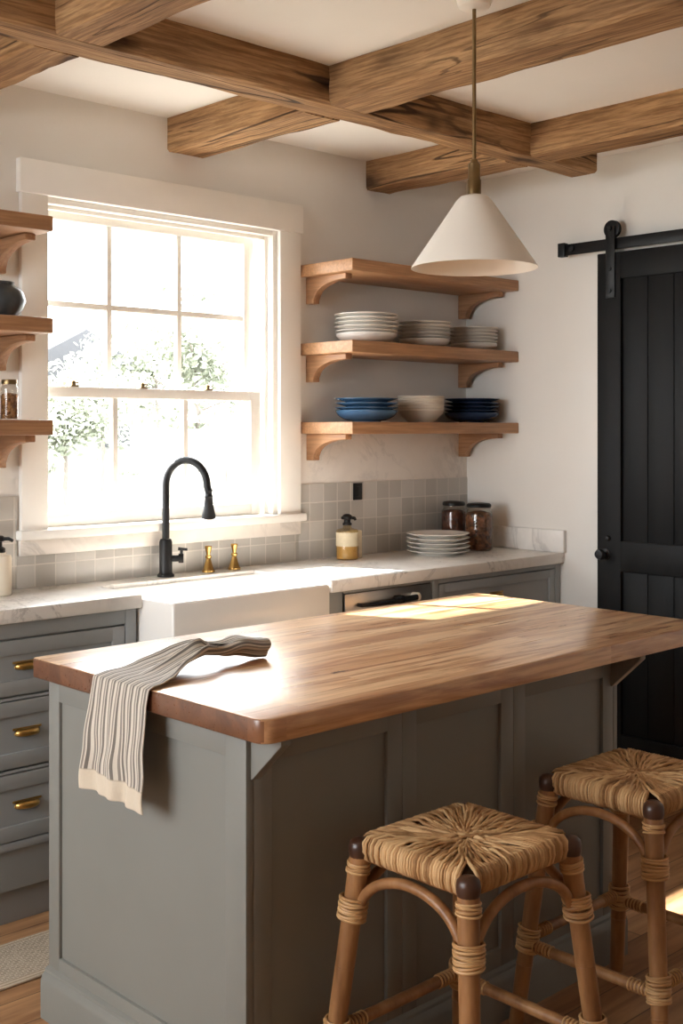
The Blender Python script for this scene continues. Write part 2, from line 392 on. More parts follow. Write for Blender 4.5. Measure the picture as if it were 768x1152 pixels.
# rug
t = NT('woven_rug'); tc = t.new('ShaderNodeTexCoord'); sp = t.new('ShaderNodeSeparateXYZ'); t.link(tc.outputs['Object'], sp.inputs[0])
ck = t.new('ShaderNodeTexBrick'); ck.inputs['Scale'].default_value = 26; ck.inputs['Color1'].default_value = srgb(150, 138, 122); ck.inputs['Color2'].default_value = srgb(176, 162, 144); ck.inputs['Mortar'].default_value = srgb(206, 192, 172); ck.inputs['Mortar Size'].default_value = .04
t.link(tc.outputs['Object'], ck.inputs['Vector'])
ay = t.math('ABSOLUTE', sp.outputs['Y']); edge = t.math('GREATER_THAN', ay, .1)
ln = t.math('GREATER_THAN', t.math('SINE', t.math('MULTIPLY', sp.outputs['Y'], 420.0)), .3)
bc = t.mix(ln, srgb(204, 188, 166), srgb(164, 148, 128))
n = t.noise(t.coords((1, 1, 1)), 140, 3); col = t.mix(edge, ck.outputs[0], bc)
t.set(col=t.mix(t.math('MULTIPLY', n, .3), col, srgb(120, 106, 90)), rough=.95, spec=.1); t.bump(n, .6, .006); M['rug'] = t.mat
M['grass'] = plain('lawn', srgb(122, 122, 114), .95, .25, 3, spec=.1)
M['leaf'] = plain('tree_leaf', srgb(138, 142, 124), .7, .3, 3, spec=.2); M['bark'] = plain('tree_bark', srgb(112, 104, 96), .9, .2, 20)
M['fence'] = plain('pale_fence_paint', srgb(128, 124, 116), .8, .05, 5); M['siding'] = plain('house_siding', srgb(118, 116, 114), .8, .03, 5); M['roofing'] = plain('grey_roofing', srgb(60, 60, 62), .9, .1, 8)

# ---------------------------------------------------------------- setting
YB, XR, ZC, XL, YF = 3.638, 4.258, 2.649, -1.25, -2.6
WT = .15
WX0, WX1, WZ0, WZ1 = 2.0, 3.0985, 1.1607, 2.2918      # window opening
b = MB().box(XL - WT, XR + WT, YF - WT, YB + WT, -.12, 0, 0); struct(build('floor', b, M['floor']))
b = MB().box(XL - WT, XR + WT, YF - WT, YB + WT, ZC, ZC + .15, 0); struct(build('ceiling', b, M['ceil']))
b = MB()
b.box(XL - WT, WX0, YB, YB + WT, 0, ZC, 0); b.box(WX1, XR + WT, YB, YB + WT, 0, ZC, 0)
b.box(WX0, WX1, YB, YB + WT, 0, 1.129, 0); b.box(WX0, WX1, YB, YB + WT, WZ1, ZC, 0)
struct(build('wall_back', b, M['plaster']))
b = MB().box(XR, XR + WT, YF, YB, 0, ZC, 0); struct(build('wall_right', b, M['plaster']))
b = MB().box(XL, XR, YF - WT, YF, 0, ZC, 0); struct(build('wall_front', b, M['plaster']))
LY0, LY1, LZ0, LZ1 = 1.65, 3.42, .95, 2.48
b = MB(); b.box(XL - WT, XL, YF - WT, LY0, 0, ZC, 0); b.box(XL - WT, XL, LY1, YB, 0, ZC, 0); b.box(XL - WT, XL, LY0, LY1, 0, LZ0, 0); b.box(XL - WT, XL, LY0, LY1, LZ1, ZC, 0)
struct(build('wall_left', b, M['plaster']))
b = MB().box(XR - .016, XR, YF, 2.85, 0, .13, .004); b.box(XR - .016, XR, 2.85, 3.1, 0, .13, .004); struct(build('baseboard_right', b, M['trimw']))

# window over the sink
win = bpy.data.objects.new('window_1', None); C.objects.link(win); win.location = (2.55, YB, WZ0); struct(win)
def wp(name, mb, mat, **k): return build(name, mb, mat, win, world=True, **k)
b = MB(); b.box(1.9655, 2.0648, YB - .022, YB, 1.16, 2.2918, .003); b.box(3.0985, 3.2096, YB - .022, YB, 1.16, 2.2918, .003); b.box(1.9555, 3.2155, YB - .03, YB, 2.2918, 2.406, .003)
wp('casing', b, M['trimw'])
b = MB(); b.box(WX0, WX0 + .018, YB, YB + WT, WZ0, WZ1, .001); b.box(WX1 - .02, WX1, YB, YB + WT, WZ0, WZ1, .001); b.box(WX0 + .0175, WX1 - .0195, YB + .0006, YB + WT - .0006, WZ1 - .02, WZ1 - .0004, .001)
b.box(WX1 - .034, WX1 - .02, YB + .035, YB + .05, WZ0, WZ1 - .02, .002); b.box(WX0 + .018, WX1 - .0345, YB + .0355, YB + .0495, WZ1 - .034, WZ1 - .0195, .002)
wp('jamb', b, M['trimw'])
b = MB(); b.box(1.952, 3.222, YB - .045, YB, 1.1285, 1.1607, .005); b.box(WX0 + .0005, WX1 - .0005, YB - .01, YB + WT + .02, 1.1295, 1.1607, .002); sill = wp('sill', b, M['trimw'])
def sash(x0, x1, y, z0, z1, rows, st, top, bot):
    b = MB(); d = .036
    b.box(x0, x0 + st, y, y + d, z0, z1, .003); b.box(x1 - st, x1, y, y + d, z0, z1, .003)
    b.box(x0 + st, x1 - st, y, y + d, z1 - top, z1, .003); b.box(x0 + st, x1 - st, y, y + d, z0, z0 + bot, .003)
    o = wp('sash', b, M['trimw'])
    gx0, gx1, gz0, gz1 = x0 + st, x1 - st, z0 + bot, z1 - top
    for k in (1, 2):
        xm = gx0 + (gx1 - gx0) * k / 3; m = MB().box(xm - .011, xm + .011, y + .006, y + .03, gz0, gz1, .003); mo = build('muntin', m, M['trimw'], o, world=True)
    for k in range(1, rows):
        zm = gz0 + (gz1 - gz0) * k / rows; m = MB().box(gx0, gx1, y + .007, y + .029, zm - .011, zm + .011, .003); build('muntin', m, M['trimw'], o, world=True)
    g = MB().box(gx0 - .004, gx1 + .004, y + .0165, y + .0195, gz0 - .004, gz1 + .004, 0); build('glass_pane', g, M['glass'], o, world=True)
    return o
sash(2.018, 3.052, YB + .088, 1.612, 2.272, 2, .05, .034, .035)
sash(2.018, 3.056, YB + .05, 1.1607, 1.65, 1, .05, .038, .046)
for px in (2.21, 2.5, 2.80):
    b = MB().box(px - .016, px + .016, YB + .045, YB + .075, 1.65, 1.656, .002); b.lathe([(0, 0), (.009, 0), (.009, .012), (.005, .016), (0, .016)], 14); 
    for i in range(len(b.v) - (2 + 14 * 3), len(b.v)): x, y, z = b.v[i]; b.v[i] = (x + px, y + YB + .06, z + 1.656)
    b.box(px - .004, px + .02, YB + .055, YB + .062, 1.662, 1.668, .002)
    wp('sash_latch', b, M['bronze'])
# side window (off frame, gives the room its daylight)
w2 = bpy.data.objects.new('window_2', None); C.objects.link(w2); w2.location = (XL, 1.5, LZ0); struct(w2)
b = MB()
for y0, y1, z0, z1 in ((LY0 - .1, LY0, LZ0 - .02, LZ1), (LY1, LY1 + .1, LZ0 - .02, LZ1), (LY0 - .11, LY1 + .11, LZ1, LZ1 + .11), (LY0 - .12, LY1 + .12, LZ0 - .05, LZ0 - .02)):
    b.box(XL, XL + .024, y0, y1, z0, z1, .003)
build('casing', b, M['trimw'], w2, world=True)
b = MB()
for y in (LY0 + .025, (LY0 * 2 + LY1) / 3, (LY0 + 2 * LY1) / 3, LY1 - .025): b.box(XL - .1, XL - .06, y - .025, y + .025, LZ0, LZ1, .003)
for z in (LZ0 + .025, LZ1 - .025): b.box(XL - .1, XL - .06, LY0, LY1, z - .025, z + .025, .003)
build('sash', b, M['trimw'], w2, world=True)
b = MB().box(XL - .082, XL - .078, LY0 + .03, LY1 - .03, LZ0 + .03, LZ1 - .03, 0); build('glass_pane', b, M['glass'], w2, world=True)

# tile and marble on the back wall
ZT = .965
b = MB(); b.box(3.2096, XR, YB - .008, YB, ZT, 1.2767, .001); b.box(1.3, 1.9555, YB - .008, YB, ZT, 1.2767, .001); b.box(1.9555, 3.2096, YB - .008, YB, ZT, 1.075, .001); struct(build('trim_1', b, M['tile']))
b = MB().box(1.962, 3.212, YB - .018, YB, 1.075, 1.128, .002); struct(build('trim_2', b, M['marblew']))
b = MB().box(3.2096, XR, YB - .004, YB, 1.2767, 1.481, .001); struct(build('trim_3', b, M['marblew']))

# ---------------------------------------------------------------- ceiling beams
ZB = 2.5266
def beam(x0, x1, y0, y1, z0, z1, axis, mat, label):
    """a rough hewn timber: box with worn, slightly wavy faces"""
    L = (x1 - x0) if axis == 0 else (y1 - y0); nl = max(6, int(L / .05)); rnd = random.Random(int(x0 * 1000 + y0 * 77))
    ph = [rnd.uniform(0, 6) for _ in range(12)]
    W = (y1 - y0) if axis == 0 else (x1 - x0); H = z1 - z0; bev = .009; k = 5
    sec = []
    pts = [(-W/2 + bev, -H/2), (-W/6, -H/2), (W/6, -H/2), (W/2 - bev, -H/2), (W/2, -H/2 + bev), (W/2, -H/6), (W/2, H/6), (W/2, H/2), (-W/2, H/2), (-W/2, H/6), (-W/2, -H/6), (-W/2, -H/2 + bev)]
    vs = []; n = len(pts)
    for i in range(nl + 1):
        l = L * i / nl
        for j, (a, h) in enumerate(pts):
            amp = .0035 if 0 < i < nl else .001
            d = amp * (math.sin(l * 5.1 + ph[j]) + .6 * math.sin(l * 13.3 + ph[(j + 5) % 12])) + rnd.uniform(-.0012, .0012)
            da = d * (1 if a > 0 else -1) if abs(a) > W/2 - bev * 1.1 else 0; dh = -abs(d) * .7 + .001 if h < -H/2 + bev * 1.1 else 0
            a2, h2 = a - abs(da) * (1 if a > 0 else -1), h - dh
            zz = (z0 + z1) / 2 + (h2 if h < H/2 else h)
            if axis == 0: vs.append((x0 + l, (y0 + y1) / 2 + a2, zz))
            else: vs.append(((x0 + x1) / 2 + a2, y0 + l, zz))
    fs = [(i*n + j, i*n + (j+1) % n, (i+1)*n + (j+1) % n, (i+1)*n + j) for i in range(nl) for j in range(n)]
    fs += [tuple(range(n)), tuple(reversed(range(nl*n, nl*n + n)))]
    b = MB().add(vs, fs)
    return tag(build('ceiling_beam', b, mat, ang=30), label, 'beam')
beam(XL, 4.03, 2.757, 2.89, ZB, ZC, 0, M['beam_x'], 'long rough timber beam under the ceiling, parallel to the window wall')
E1 = .002
for x0, x1, la, lb in ((1.594, 1.75, 'short brown beam end nearest the wooden shelves left of the window', 'rough brown cross beam nearest the left wall, in front of the long beam'),
                       (2.568, 2.74, 'short rough beam stub meeting the wall just above the window frame', 'wide brown cross beam passing right behind the pendant lamp rod'),
                       (3.6, 3.755, 'short rough beam stub meeting the wall above the plate shelves', 'brown cross beam nearest the wall with the black sliding door')):
    beam(x0, x1, 2.89 - .004, YB, ZB, ZC, 1, M['beam_y'], la)
    beam(x0, x1, YF, 2.757 + .004, ZB, ZC, 1, M['beam_y'], lb)

# ---------------------------------------------------------------- base cabinets
def shaker(b, x0, x1, z0, z1, yf, d=.02, fr=.045, rec=.009):
    """a frame-and-panel front facing -y, its face at yf"""
    b.box(x0, x0 + fr, yf, yf + d, z0, z1, .002); b.box(x1 - fr, x1, yf, yf + d, z0, z1, .002)
    b.box(x0 + fr - .001, x1 - fr + .001, yf, yf + d, z0, z0 + fr, .002); b.box(x0 + fr - .001, x1 - fr + .001, yf, yf + d, z1 - fr, z1, .002)
    b.box(x0 + fr - .004, x1 - fr + .004, yf + rec, yf + d, z0 + fr - .004, z1 - fr + .004, 0)
def cup_pull(xc, zc, yf, parent, name='cup_pull', w=.042):
    """a little brass bin pull"""
    b = MB(); vs = []; nu, nv = 14, 7
    for i in range(nu + 1):
        a = PI * i / nu
        for j in range(nv + 1):
            c = (PI * .62) * j / nv
            r = 1.0
            vs.append((xc - w * math.cos(a), yf - .026 * math.sin(a) * math.sin(c + .25), zc - .006 + .017 * math.sin(a) ** .5 * math.cos(c)))
    fs = [(i*(nv+1)+j, (i+1)*(nv+1)+j, (i+1)*(nv+1)+j+1, i*(nv+1)+j+1) for i in range(nu) for j in range(nv)]
    b.add(vs, fs); b.box(xc - w - .006, xc + w + .006, yf - .003, yf, zc + .006, zc + .013, .001)
    o = build(name, b, M['brass'], parent, world=True, ang=60); m = o.modifiers.new('Solidify', 'SOLIDIFY'); m.thickness = .002; return o

LF = 3.27; ZU = .92    # left run face, underside of the marble
lc = thing('base_cabinet', 'grey three-drawer base cabinet with brass cup pulls left of the white sink', 'cabinet', (1.65, 3.45, 0))
LX0, LX1 = 1.16, 2.186
b = MB(); b.box(LX0, LX1, LF + .02, YB - .01, .11, ZU, .002)
b.box(LX0, LX0 + .05, LF, LF + .021, .245, ZU, .002); b.box(LX1 - .04, LX1, LF, LF + .021, .245, ZU, .002); b.box(LX0 + .05, LX1 - .04, LF + .0005, LF + .021, .872, ZU, .002)
for z in (.69, .4715): b.box(LX0 + .05, LX1 - .04, LF + .004, LF + .021, z - .004, z + .004, 0)
build('body', b, M['cab'], lc, world=True)
b = MB().box(LX0, LX1, LF + .05, LF + .07, 0, .245, .002); b.box(LX0, LX1, LF + .002, LF + .06, .235, .26, .003); build('plinth', b, M['cab'], lc, world=True)
for z0, z1 in ((.7, .866), (.482, .682), (.264, .463)):
    b = MB(); shaker(b, LX0 + .053, LX1 - .043, z0, z1, LF + .001)
    d = build('drawer', b, M['cab'], lc, world=True); cup_pull(1.80, (z0 + z1) / 2 + .004, LF + .010, d)

RF = 3.10
sk = thing('sink_cabinet', 'grey sink cabinet below the white apron sink', 'cabinet', (2.53, 3.4, 0))
b = MB(); b.box(2.19, 2.878, RF + .03, YB - .01, .1, .70, .002); build('body', b, M['cab'], sk, world=True)
for x0, x1 in ((2.195, 2.532), (2.536, 2.873)):
    b = MB(); shaker(b, x0, x1, .13, .69, RF + .008); build('door', b, M['cab'], sk, world=True)
b = MB().box(2.19, 2.878, RF + .09, RF + .11, 0, .1, .002); build('plinth', b, M['cab'], sk, world=True)

dw = thing('dishwasher', 'stainless steel dishwasher with a dark handle under the marble counter', 'dishwasher', (3.18, 3.35, 0))
b = MB(); b.box(2.955, 3.425, RF + .02, YB - .02, .1, .905, .002); build('body', b, M['blackp'], dw, world=True)
b = MB().box(2.96, 3.42, RF - .002, RF + .018, .76, .906, .004); build('control_panel', b, M['steel'], dw, world=True)
b = MB().box(2.96, 3.42, RF, RF + .018, .12, .752, .004); build('door', b, M['steel'], dw, world=True)
b = MB(); pts = [(3.02 + .2 * i / 10, RF - .025 - .01 * math.sin(PI * i / 10), .862) for i in range(11)]
b.tube(pts, [.006 + .004 * i / 10 for i in range(11)], 12); b.box(3.21, 3.245, RF - .03, RF, .85, .878, .004); b.tube([(3.24, RF - .028, .864), (3.31, RF - .028, .866)], .011, 12); b.tube([(3.025, RF, .862), (3.025, RF - .026, .862)], .007, 10)
build('handle', b, M['blackp'], dw, world=True)
R90 = Matrix.Rotation(PI / 2, 3, 'X')
b = MB().lathe([(0, 0), (.016, 0), (.016, .026), (.013, .03), (0, .03)], 20, rot=R90); b.v = [(x + 3.318, y + RF - .002, z + .866) for x, y, z in b.v]; build('knob', b, M['cream'], dw, world=True)

b = MB().box(2.953, 3.428, RF + .0005, RF + .021, .908, ZU - .001, .002); build('top_rail', b, M['cab'], dw, world=True)
b = MB().box(2.885, 2.95, RF, YB - .02, .002, ZU - .001, .002); tag(build('cabinet_side_panel', b, M['cab']), 'narrow grey upright panel between the white sink and the steel dishwasher', 'panel')
rc = thing('base_cabinet', 'grey base cabinet with one brass-handled top drawer between dishwasher and wall corner', 'cabinet', (3.85, 3.35, 0))
b = MB(); b.box(3.43, 4.255, RF + .02, YB - .01, .1, ZU, .002); b.box(3.43, 3.465, RF, RF + .021, .1, ZU, .002); b.box(4.22, 4.255, RF, RF + .021, .1, ZU, .002)
b.box(3.465, 4.22, RF + .0005, RF + .021, .9, ZU, .002); b.box(3.465, 4.22, RF, RF + .021, .655, .69, .002); b.box(3.43, 4.255, RF + .07, RF + .09, 0, .1, .001)
build('body', b, M['cab'], rc, world=True)
b = MB(); shaker(b, 3.469, 4.216, .695, .896, RF + .001, fr=.036); d = build('drawer', b, M['cab'], rc, world=True); cup_pull(3.83, .822, RF + .01, d, w=.036)
for x0, x1 in ((3.469, 3.84), (3.845, 4.216)):
    b = MB(); shaker(b, x0, x1, .115, .65, RF + .001); build('door', b, M['cab'], rc, world=True)

# marble worktop: left run, strip behind the sink, right run and the upstand on the right wall
ct = thing('marble_countertop', 'white grey-veined marble countertop around the sink below the window', 'countertop', (2.7, 3.4, ZU))
b = MB(); b.box(LX0 - .02, 2.197, 3.25, YB - .001, ZU, ZT, .005); b.box(2.19, 2.89, 3.515, YB - .001, ZU, ZT, .003); b.box(2.88, XR - .001, 3.08, YB - .001, ZU, ZT, .005)
build('slab', b, M['marble'], ct, world=True)
b = MB().box(XR - .022, XR - .001, 3.07, YB - .009, ZT, 1.062, .003); build('upstand', b, M['marble'], ct, world=True)

# apron sink
snk = thing('apron_sink', 'white fireclay apron-front farmhouse sink below the window', 'sink', (2.53, 3.3, .7))
b = MB(); x0, x1, y0, y1, z0, z1 = 2.2, 2.877, 3.085, 3.512, .70, .952; w = .028
bm = bmesh.new(); bmesh.ops.create_cube(bm, size=1)
for v in bm.verts: v.co = ((x0 + x1) / 2 + v.co.x * (x1 - x0), (y0 + y1) / 2 + v.co.y * (y1 - y0), (z0 + z1) / 2 + v.co.z * (z1 - z0))
tf = [f for f in bm.faces if f.normal.z > .9]
bmesh.ops.inset_region(bm, faces=tf, thickness=w)
ex = bmesh.ops.extrude_discrete_faces(bm, faces=tf)['faces']
bmesh.ops.translate(bm, vec=(0, 0, -(z1 - z0 - .03)), verts=ex[0].verts[:])
bmesh.ops.bevel(bm, geom=bm.edges[:], offset=.009, segments=3, affect='EDGES', profile=.5); b.bm(bm)
build('basin', b, M['fireclay'], snk, world=True)
b = MB().lathe([(0, .004), (.03, .004), (.042, .001), (.042, 0), (0, 0)], 24, 2.54, 3.32); b.v = [(x, y, z + .7305) for x, y, z in b.v]; build('drain', b, M['steel'], snk, world=True)

# faucet
fa = thing('faucet', 'tall matt black gooseneck faucet standing behind the sink', 'faucet', (2.517, 3.575, ZT + .0008))
b = MB().lathe([(0, 0), (.031, 0), (.031, .006), (.025, .012), (.0235, .016), (.0235, .125), (.02, .135), (.013, .138), (0, .138)], 28); build('base', b, M['black'], fa)
pts = [(0, 0, .13)]; pts += [(0, 0, .13 + .2 * i / 6) for i in range(1, 7)]
R = .088
for i in range(1, 15):
    a = PI * 1.0 * i / 14; pts.append((.12 * 0 + .0 + (1 - math.cos(a)) * R * .42, -(1 - math.cos(a)) * R * .85, .33 + R * 1.05 * math.sin(a)))
e = Vector(pts[-1]); 
pts.append((e.x + .004, e.y - .003, e.z - .02))
b = MB().tube(pts, .0135, 14); build('spout', b, M['black'], fa)
b = MB(); ax = Vector((e.x + .004, e.y - .003, e.z - .01))
b.lathe([(0, 0), (.0125, 0), (.0145, -.004), (.0125, -.01), (.0125, -.022), (.0155, -.026), (.0135, -.032), (.0175, -.06), (.025, -.098), (.025, -.106), (.02, -.108), (0, -.108)], 24)
tl = Matrix.Rotation(.10, 3, Vector((1, 0, 0))) @ Matrix.Rotation(-.08, 3, Vector((0, 1, 0)))
b.v = [tuple(ax + tl @ Vector(p)) for p in b.v]; build('spray_head', b, M['black'], fa)
hd = Vector((.8, -.6, 0)).normalized()
b = MB(); b.tube([hd * .02 + Vector((0, 0, .065)), hd * .05 + Vector((0, 0, .065))], .012, 14); b.tube([hd * .046 + Vector((0, 0, .065)), hd * .064 + Vector((0, 0, .065))], [.017, .017], 16)
b.tube([hd * .055 + Vector((0, 0, .07)), hd * .057 + Vector((0, 0, .098))], [.005, .006], 10); b.tube([hd * .044 + Vector((0, 0, .1)), hd * .078 + Vector((0, 0, .097))], [.006, .005], 10)
build('handle', b, M['black'], fa)
def tap(x, lab):
    o = thing('brass_tap', lab, 'tap', (x, 3.578, ZT + .0008), 'brass taps')
    b = MB().lathe([(0, 0), (.024, 0), (.024, .006), (.02, .01), (.013, .035), (.009, .05), (.012, .054), (.012, .06), (.009, .063), (0, .063)], 24); build('base', b, M['brass'], o)
    b = MB().lathe([(0, .06), (.007, .062), (.008, .07), (.012, .085), (.014, .094), (.011, .098), (0, .099)], 20); build('knob', b, M['brass'], o); return o
tp = tap(2.712, 'flared brass tap beside the sink, the one nearer the black faucet')
dup(tp, (2.835, 3.578, ZT + .0008), 'flared brass tap beside the sink, the one farther from the black faucet', 'brass taps')

# ---------------------------------------------------------------- wall shelves
SY0, ST = 3.328, .048
def bracket_mb(xa, xb, zt):
    p = [(YB, zt), (YB - .235, zt), (YB - .235, zt - .022)]
    for i in range(1, 12):
        a = PI / 2 * i / 12
        p.append((YB - .05 - .175 * (1 - math.sin(a)) , zt - .022 - .068 * (1 - math.cos(a))))
    p += [(YB - .045, zt - .092), (YB - .045, zt - .108), (YB, zt - .108)]
    return MB().prism(p, 'x', xa, xb, .003)
def shelf(x0, x1, zt, label, brs, grp):
    o = thing('wall_shelf', label, 'shelf', ((x0 + x1) / 2, YB - .15, zt - ST), grp)
    b = MB().box(x0, x1, SY0, YB - (.001 if zt > 1.6 else .0055), zt - ST, zt, .004); build('board', b, M['shelf'], o, world=True)
    for xb in brs: build('bracket', bracket_mb(xb, xb + .036, zt - ST - .0002), M['bracket'], o, world=True)
SZ = (2.1665, 1.848, 1.529)
for z, nm in zip(SZ, ('topmost', 'middle', 'lowest')):
    x = {'topmost': 'empty, beside the pendant shade', 'middle': 'carrying stacks of white plates', 'lowest': 'carrying blue plates and cream bowls'}[nm]
    shelf(3.2195, XR - .002, z, f'{nm} oak shelf right of the window, {x}', (3.254, 4.2), 'oak shelves right of the window')
    y = {'topmost': 'with nothing on its visible end', 'middle': 'carrying the dark grey vase', 'lowest': 'carrying the small filled jars'}[nm]
    shelf(1.1, 1.918, z, f'{nm} oak shelf left of the window, {y}', (1.25, 1.862), 'oak shelves left of the window')

# ---------------------------------------------------------------- crockery
def plate_mb(R, h=.018, th=.0045):
    f = R * .62
    return MB().lathe([(0, .002), (f * .92, .002), (f * .94, 0), (f, 0), (f * 1.03, .003), (R * .82, h * .55), (R, h - .001), (R + .001, h + .0015), (R - .003, h + .002), (R * .8, h * .55 + th), (f, .003 + th), (0, .002 + th)], 48)
def nest_bowl_mb(R, h, th=.0042, fr=.55):
    f = R * fr
    p = [(0, .003), (f * .9, .003), (f * .93, 0), (f, 0), (f * 1.02, .004)] + [(f * 1.02 + (R - f * 1.02) * (a / 6) ** .8, .004 + (h - .004) * a / 6) for a in range(1, 7)]
    q = [(f * 1.02 + (R - f * 1.02) * (a / 6) ** .8 - th * .8, .004 + th * .9 + (h - .004) * a / 6) for a in range(6, 0, -1)]
    return MB().lathe(p + q + [(f * .9, .005 + th), (0, .004 + th)], 48)
def bowl_mb(R, h, th=.005, fr=.5):
    f = R * fr
    p = [(0, .003), (f * .9, .003), (f * .93, 0), (f, 0), (f * 1.02, .004)]
    for i in range(1, 7):
        a = i / 6; p.append((f + (R - f) * math.sin(a * PI / 2) ** .9, .004 + (h - .004) * (1 - math.cos(a * PI / 2)) ** .8))
    p.append((R - .002, h + .0025)); q = []
    for i in range(6, 0, -1):
        a = i / 6; q.append((f + (R - f) * math.sin(a * PI / 2) ** .9 - th, .004 + th * .6 + (h - .004) * (1 - math.cos(a * PI / 2)) ** .8))
    return MB().lathe(p + q + [(f * .9, .006 + th * .5), (0, .005 + th * .5)], 48)
ORD = ['topmost', 'second from the top', 'third from the top', 'fourth from the top', 'fifth from the top', 'sixth from the top']
def stack(x, y, z, R, nplates, mat, col, where, grp, bh=.042, gap=.0165, bowl=True, kind='plate'):
    """plates lying on a shallow bowl"""
    n = nplates + (1 if bowl else 0)
    first = None; zz = z + .0006
    if bowl:
        o = build('shallow_bowl', bowl_mb(R * .99, bh, fr=.46), mat); o.location = (x, y, zz); tag(o, f'{col} shallow bowl under {where}', 'bowl', grp); zz += bh - .006
    for i in range(nplates):
        l = ORD[nplates - 1 - i]; lab = f'{col} {kind}, {l} of {where}'
        if first is None:
            first = build('plate', plate_mb(R), mat); o = first; tag(o, lab, 'plate', grp)
        else:
            o = first.copy(); C.objects.link(o); o['label'] = lab
        o.location = (x + random.uniform(-.0025, .0025), y + random.uniform(-.0025, .0025), zz); zz += gap + random.uniform(0, .001)
Z2, Z3 = SZ[1], SZ[2]
stack(3.442, 3.475, Z2, .128, 5, M['ceramic'], 'white', 'the stack nearest the window, middle shelf', 'white plates on the middle shelf', .04)
stack(3.81, 3.49, Z2, .112, 5, M['ceramic'], 'white', 'the centre stack, middle shelf', 'white plates on the middle shelf', .036, .0148)
stack(4.138, 3.49, Z2, .107, 5, M['ceramic'], 'white', 'the stack by the corner, middle shelf', 'white plates on the middle shelf', .033, .0148)
stack(3.442, 3.475, Z3, .128, 3, M['blue'], 'blue', 'the stack nearest the window, lowest shelf', 'blue plates on the lowest shelf', .046, .0175)
stack(4.12, 3.487, Z3, .124, 4, M['navy'], 'dark blue', 'the stack by the corner, lowest shelf', 'dark blue plates on the lowest shelf', .042, .0165)
zz = Z3 + .0006; first = None
for i in range(6):
    lab = f'cream bowl, {ORD[5 - i]} of the stack between the blue stacks' if i else 'cream bowl, bottom one of the stack between the blue stacks'
    if first is None: first = tag(build('bowl', nest_bowl_mb(.102, .05), M['cream']), lab, 'bowl', 'cream bowls on the lowest shelf'); o = first
    else: o = first.copy(); C.objects.link(o); o['label'] = lab
    o.location = (3.775, 3.48, zz); zz += .0118
stack(3.815, 3.415, ZT, .134, 5, M['ceramic'], 'white', 'the stack on the countertop', 'white plates on the countertop', .03, .0175, bowl=False)

# ---------------------------------------------------------------- jars and bottles
def jar(name, x, y, z, r, h, content, lab, fill=.78, grp=None, lid='metal'):
    o = thing(name, lab, 'jar', (x, y, z + .0005), grp)
    b = MB().lathe([(0, 0), (r * .94, 0), (r, r * .08), (r, h * .76), (r * .97, h * .8), (r * .84, h * .85), (r * .84, h * .9), (r * .81, h * .9), (r * .81, h * .85), (r * .94, h * .79), (r * .965, h * .75), (r * .965, r * .12), (r * .9, .004), (0, .004)], 36); build('glass_body', b, M['jarglass'], o)
    rb = random.Random(int(x * 991)); f = fill * h * .92
    b = MB().lathe([(0, .005), (r * .86, .005), (r * .945, r * .14), (r * .945, f * .95), (r * .8, f), (r * .4, f * 1.03), (0, f * 1.01)], 36); build('contents', b, content, o)
    if lid == 'metal':
        b = MB().lathe([(0, h * .905), (r * .86, h * .9), (r * .9, h * .89), (r * .9, h * .975), (r * .86, h), (0, h)], 36)
        build('lid', b, M['bronze'], o)
    else:
        b = MB().lathe([(0, h * .905), (r * .8, h * .902), (r * .9, h * .905), (r * .92, h * .93), (r * .9, h * .96), (r * .8, h * .985), (r * .3, h), (0, h)], 36)
        build('lid', b, M['blackp'], o)
        b = MB().torus((0, 0, h * .88), r * .87, .0022); build('clamp_wire', b, M['steel'], o)
    return o
jar('storage_jar', 4.07, 3.55, ZT, .056, .212, M['beans'], 'tall lidded glass jar of dark beans, standing against the tiles', .86, 'counter storage jars', 'black')
jar('storage_jar', 4.075, 3.408, ZT, .06, .21, M['nuts'], 'tall lidded glass jar of brown nuts, nearer the counter edge', .86, 'counter storage jars', 'black')
jar('spice_jar', 1.846, 3.475, Z3, .0275, .128, M['grain'], 'small glass jar of amber grain nearest the end of the lowest left shelf', .7, 'small jars on the lowest left shelf')
jar('spice_jar', 1.795, 3.50, Z3, .0275, .126, M['nuts'], 'small glass jar cut by the picture edge on the lowest left shelf', .7, 'small jars on the lowest left shelf')
o = build('vase', MB().lathe([(0, 0), (.04, 0), (.045, .004), (.068, .03), (.078, .058), (.07, .086), (.048, .104), (.04, .109), (.043, .117), (.039, .118), (.034, .108), (.04, .1), (0, .09)], 40), M['vase'])
o.location = (1.818, 3.48, Z2 + .0005); tag(o, 'round dark grey glazed vase on the middle left shelf', 'vase')

sb = thing('soap_bottle', 'amber glass bottle with cream label and black stopper on the marble by the tiles', 'bottle', (3.395, 3.54, ZT + .0005))
b = MB().lathe([(0, 0), (.042, 0), (.046, .005), (.046, .112), (.043, .122), (.02, .128), (.017, .132), (.017, .142), (0, .142)], 36); build('glass_body', b, M['amber'], sb)
b = MB().lathe([(0, .004), (.043, .004), (.0435, .05), (.0435, .06), (0, .062)], 32); build('contents', b, plain('amber_soap', srgb(206, 172, 112), .3, .08, 30), sb)
b = MB(); n = 40
b.lathe([(.0466, .055), (.0466, .112), (.0458, .112), (.0458, .055)], 40, close=True); build('label_band', b, plain('cream_paper', srgb(222, 208, 176), .7, .05, 60), sb)
b = MB().lathe([(0, .14), (.019, .14), (.019, .148), (.014, .152), (.014, .162), (.02, .166), (.022, .174), (.017, .182), (.009, .186), (0, .187)], 24); b.tube([(.008, 0, .172), (.03, -.012, .168), (.034, -.014, .16)], [.008, .007, .006], 10); b.tube([(-.008, .004, .172), (-.024, .008, .17)], [.008, .006], 10); build('stopper', b, M['blackp'], sb)
sp_ = thing('sponge', 'pale cream upright sponge tucked beside the amber soap bottle', 'sponge', (3.462, 3.56, ZT + .0005))
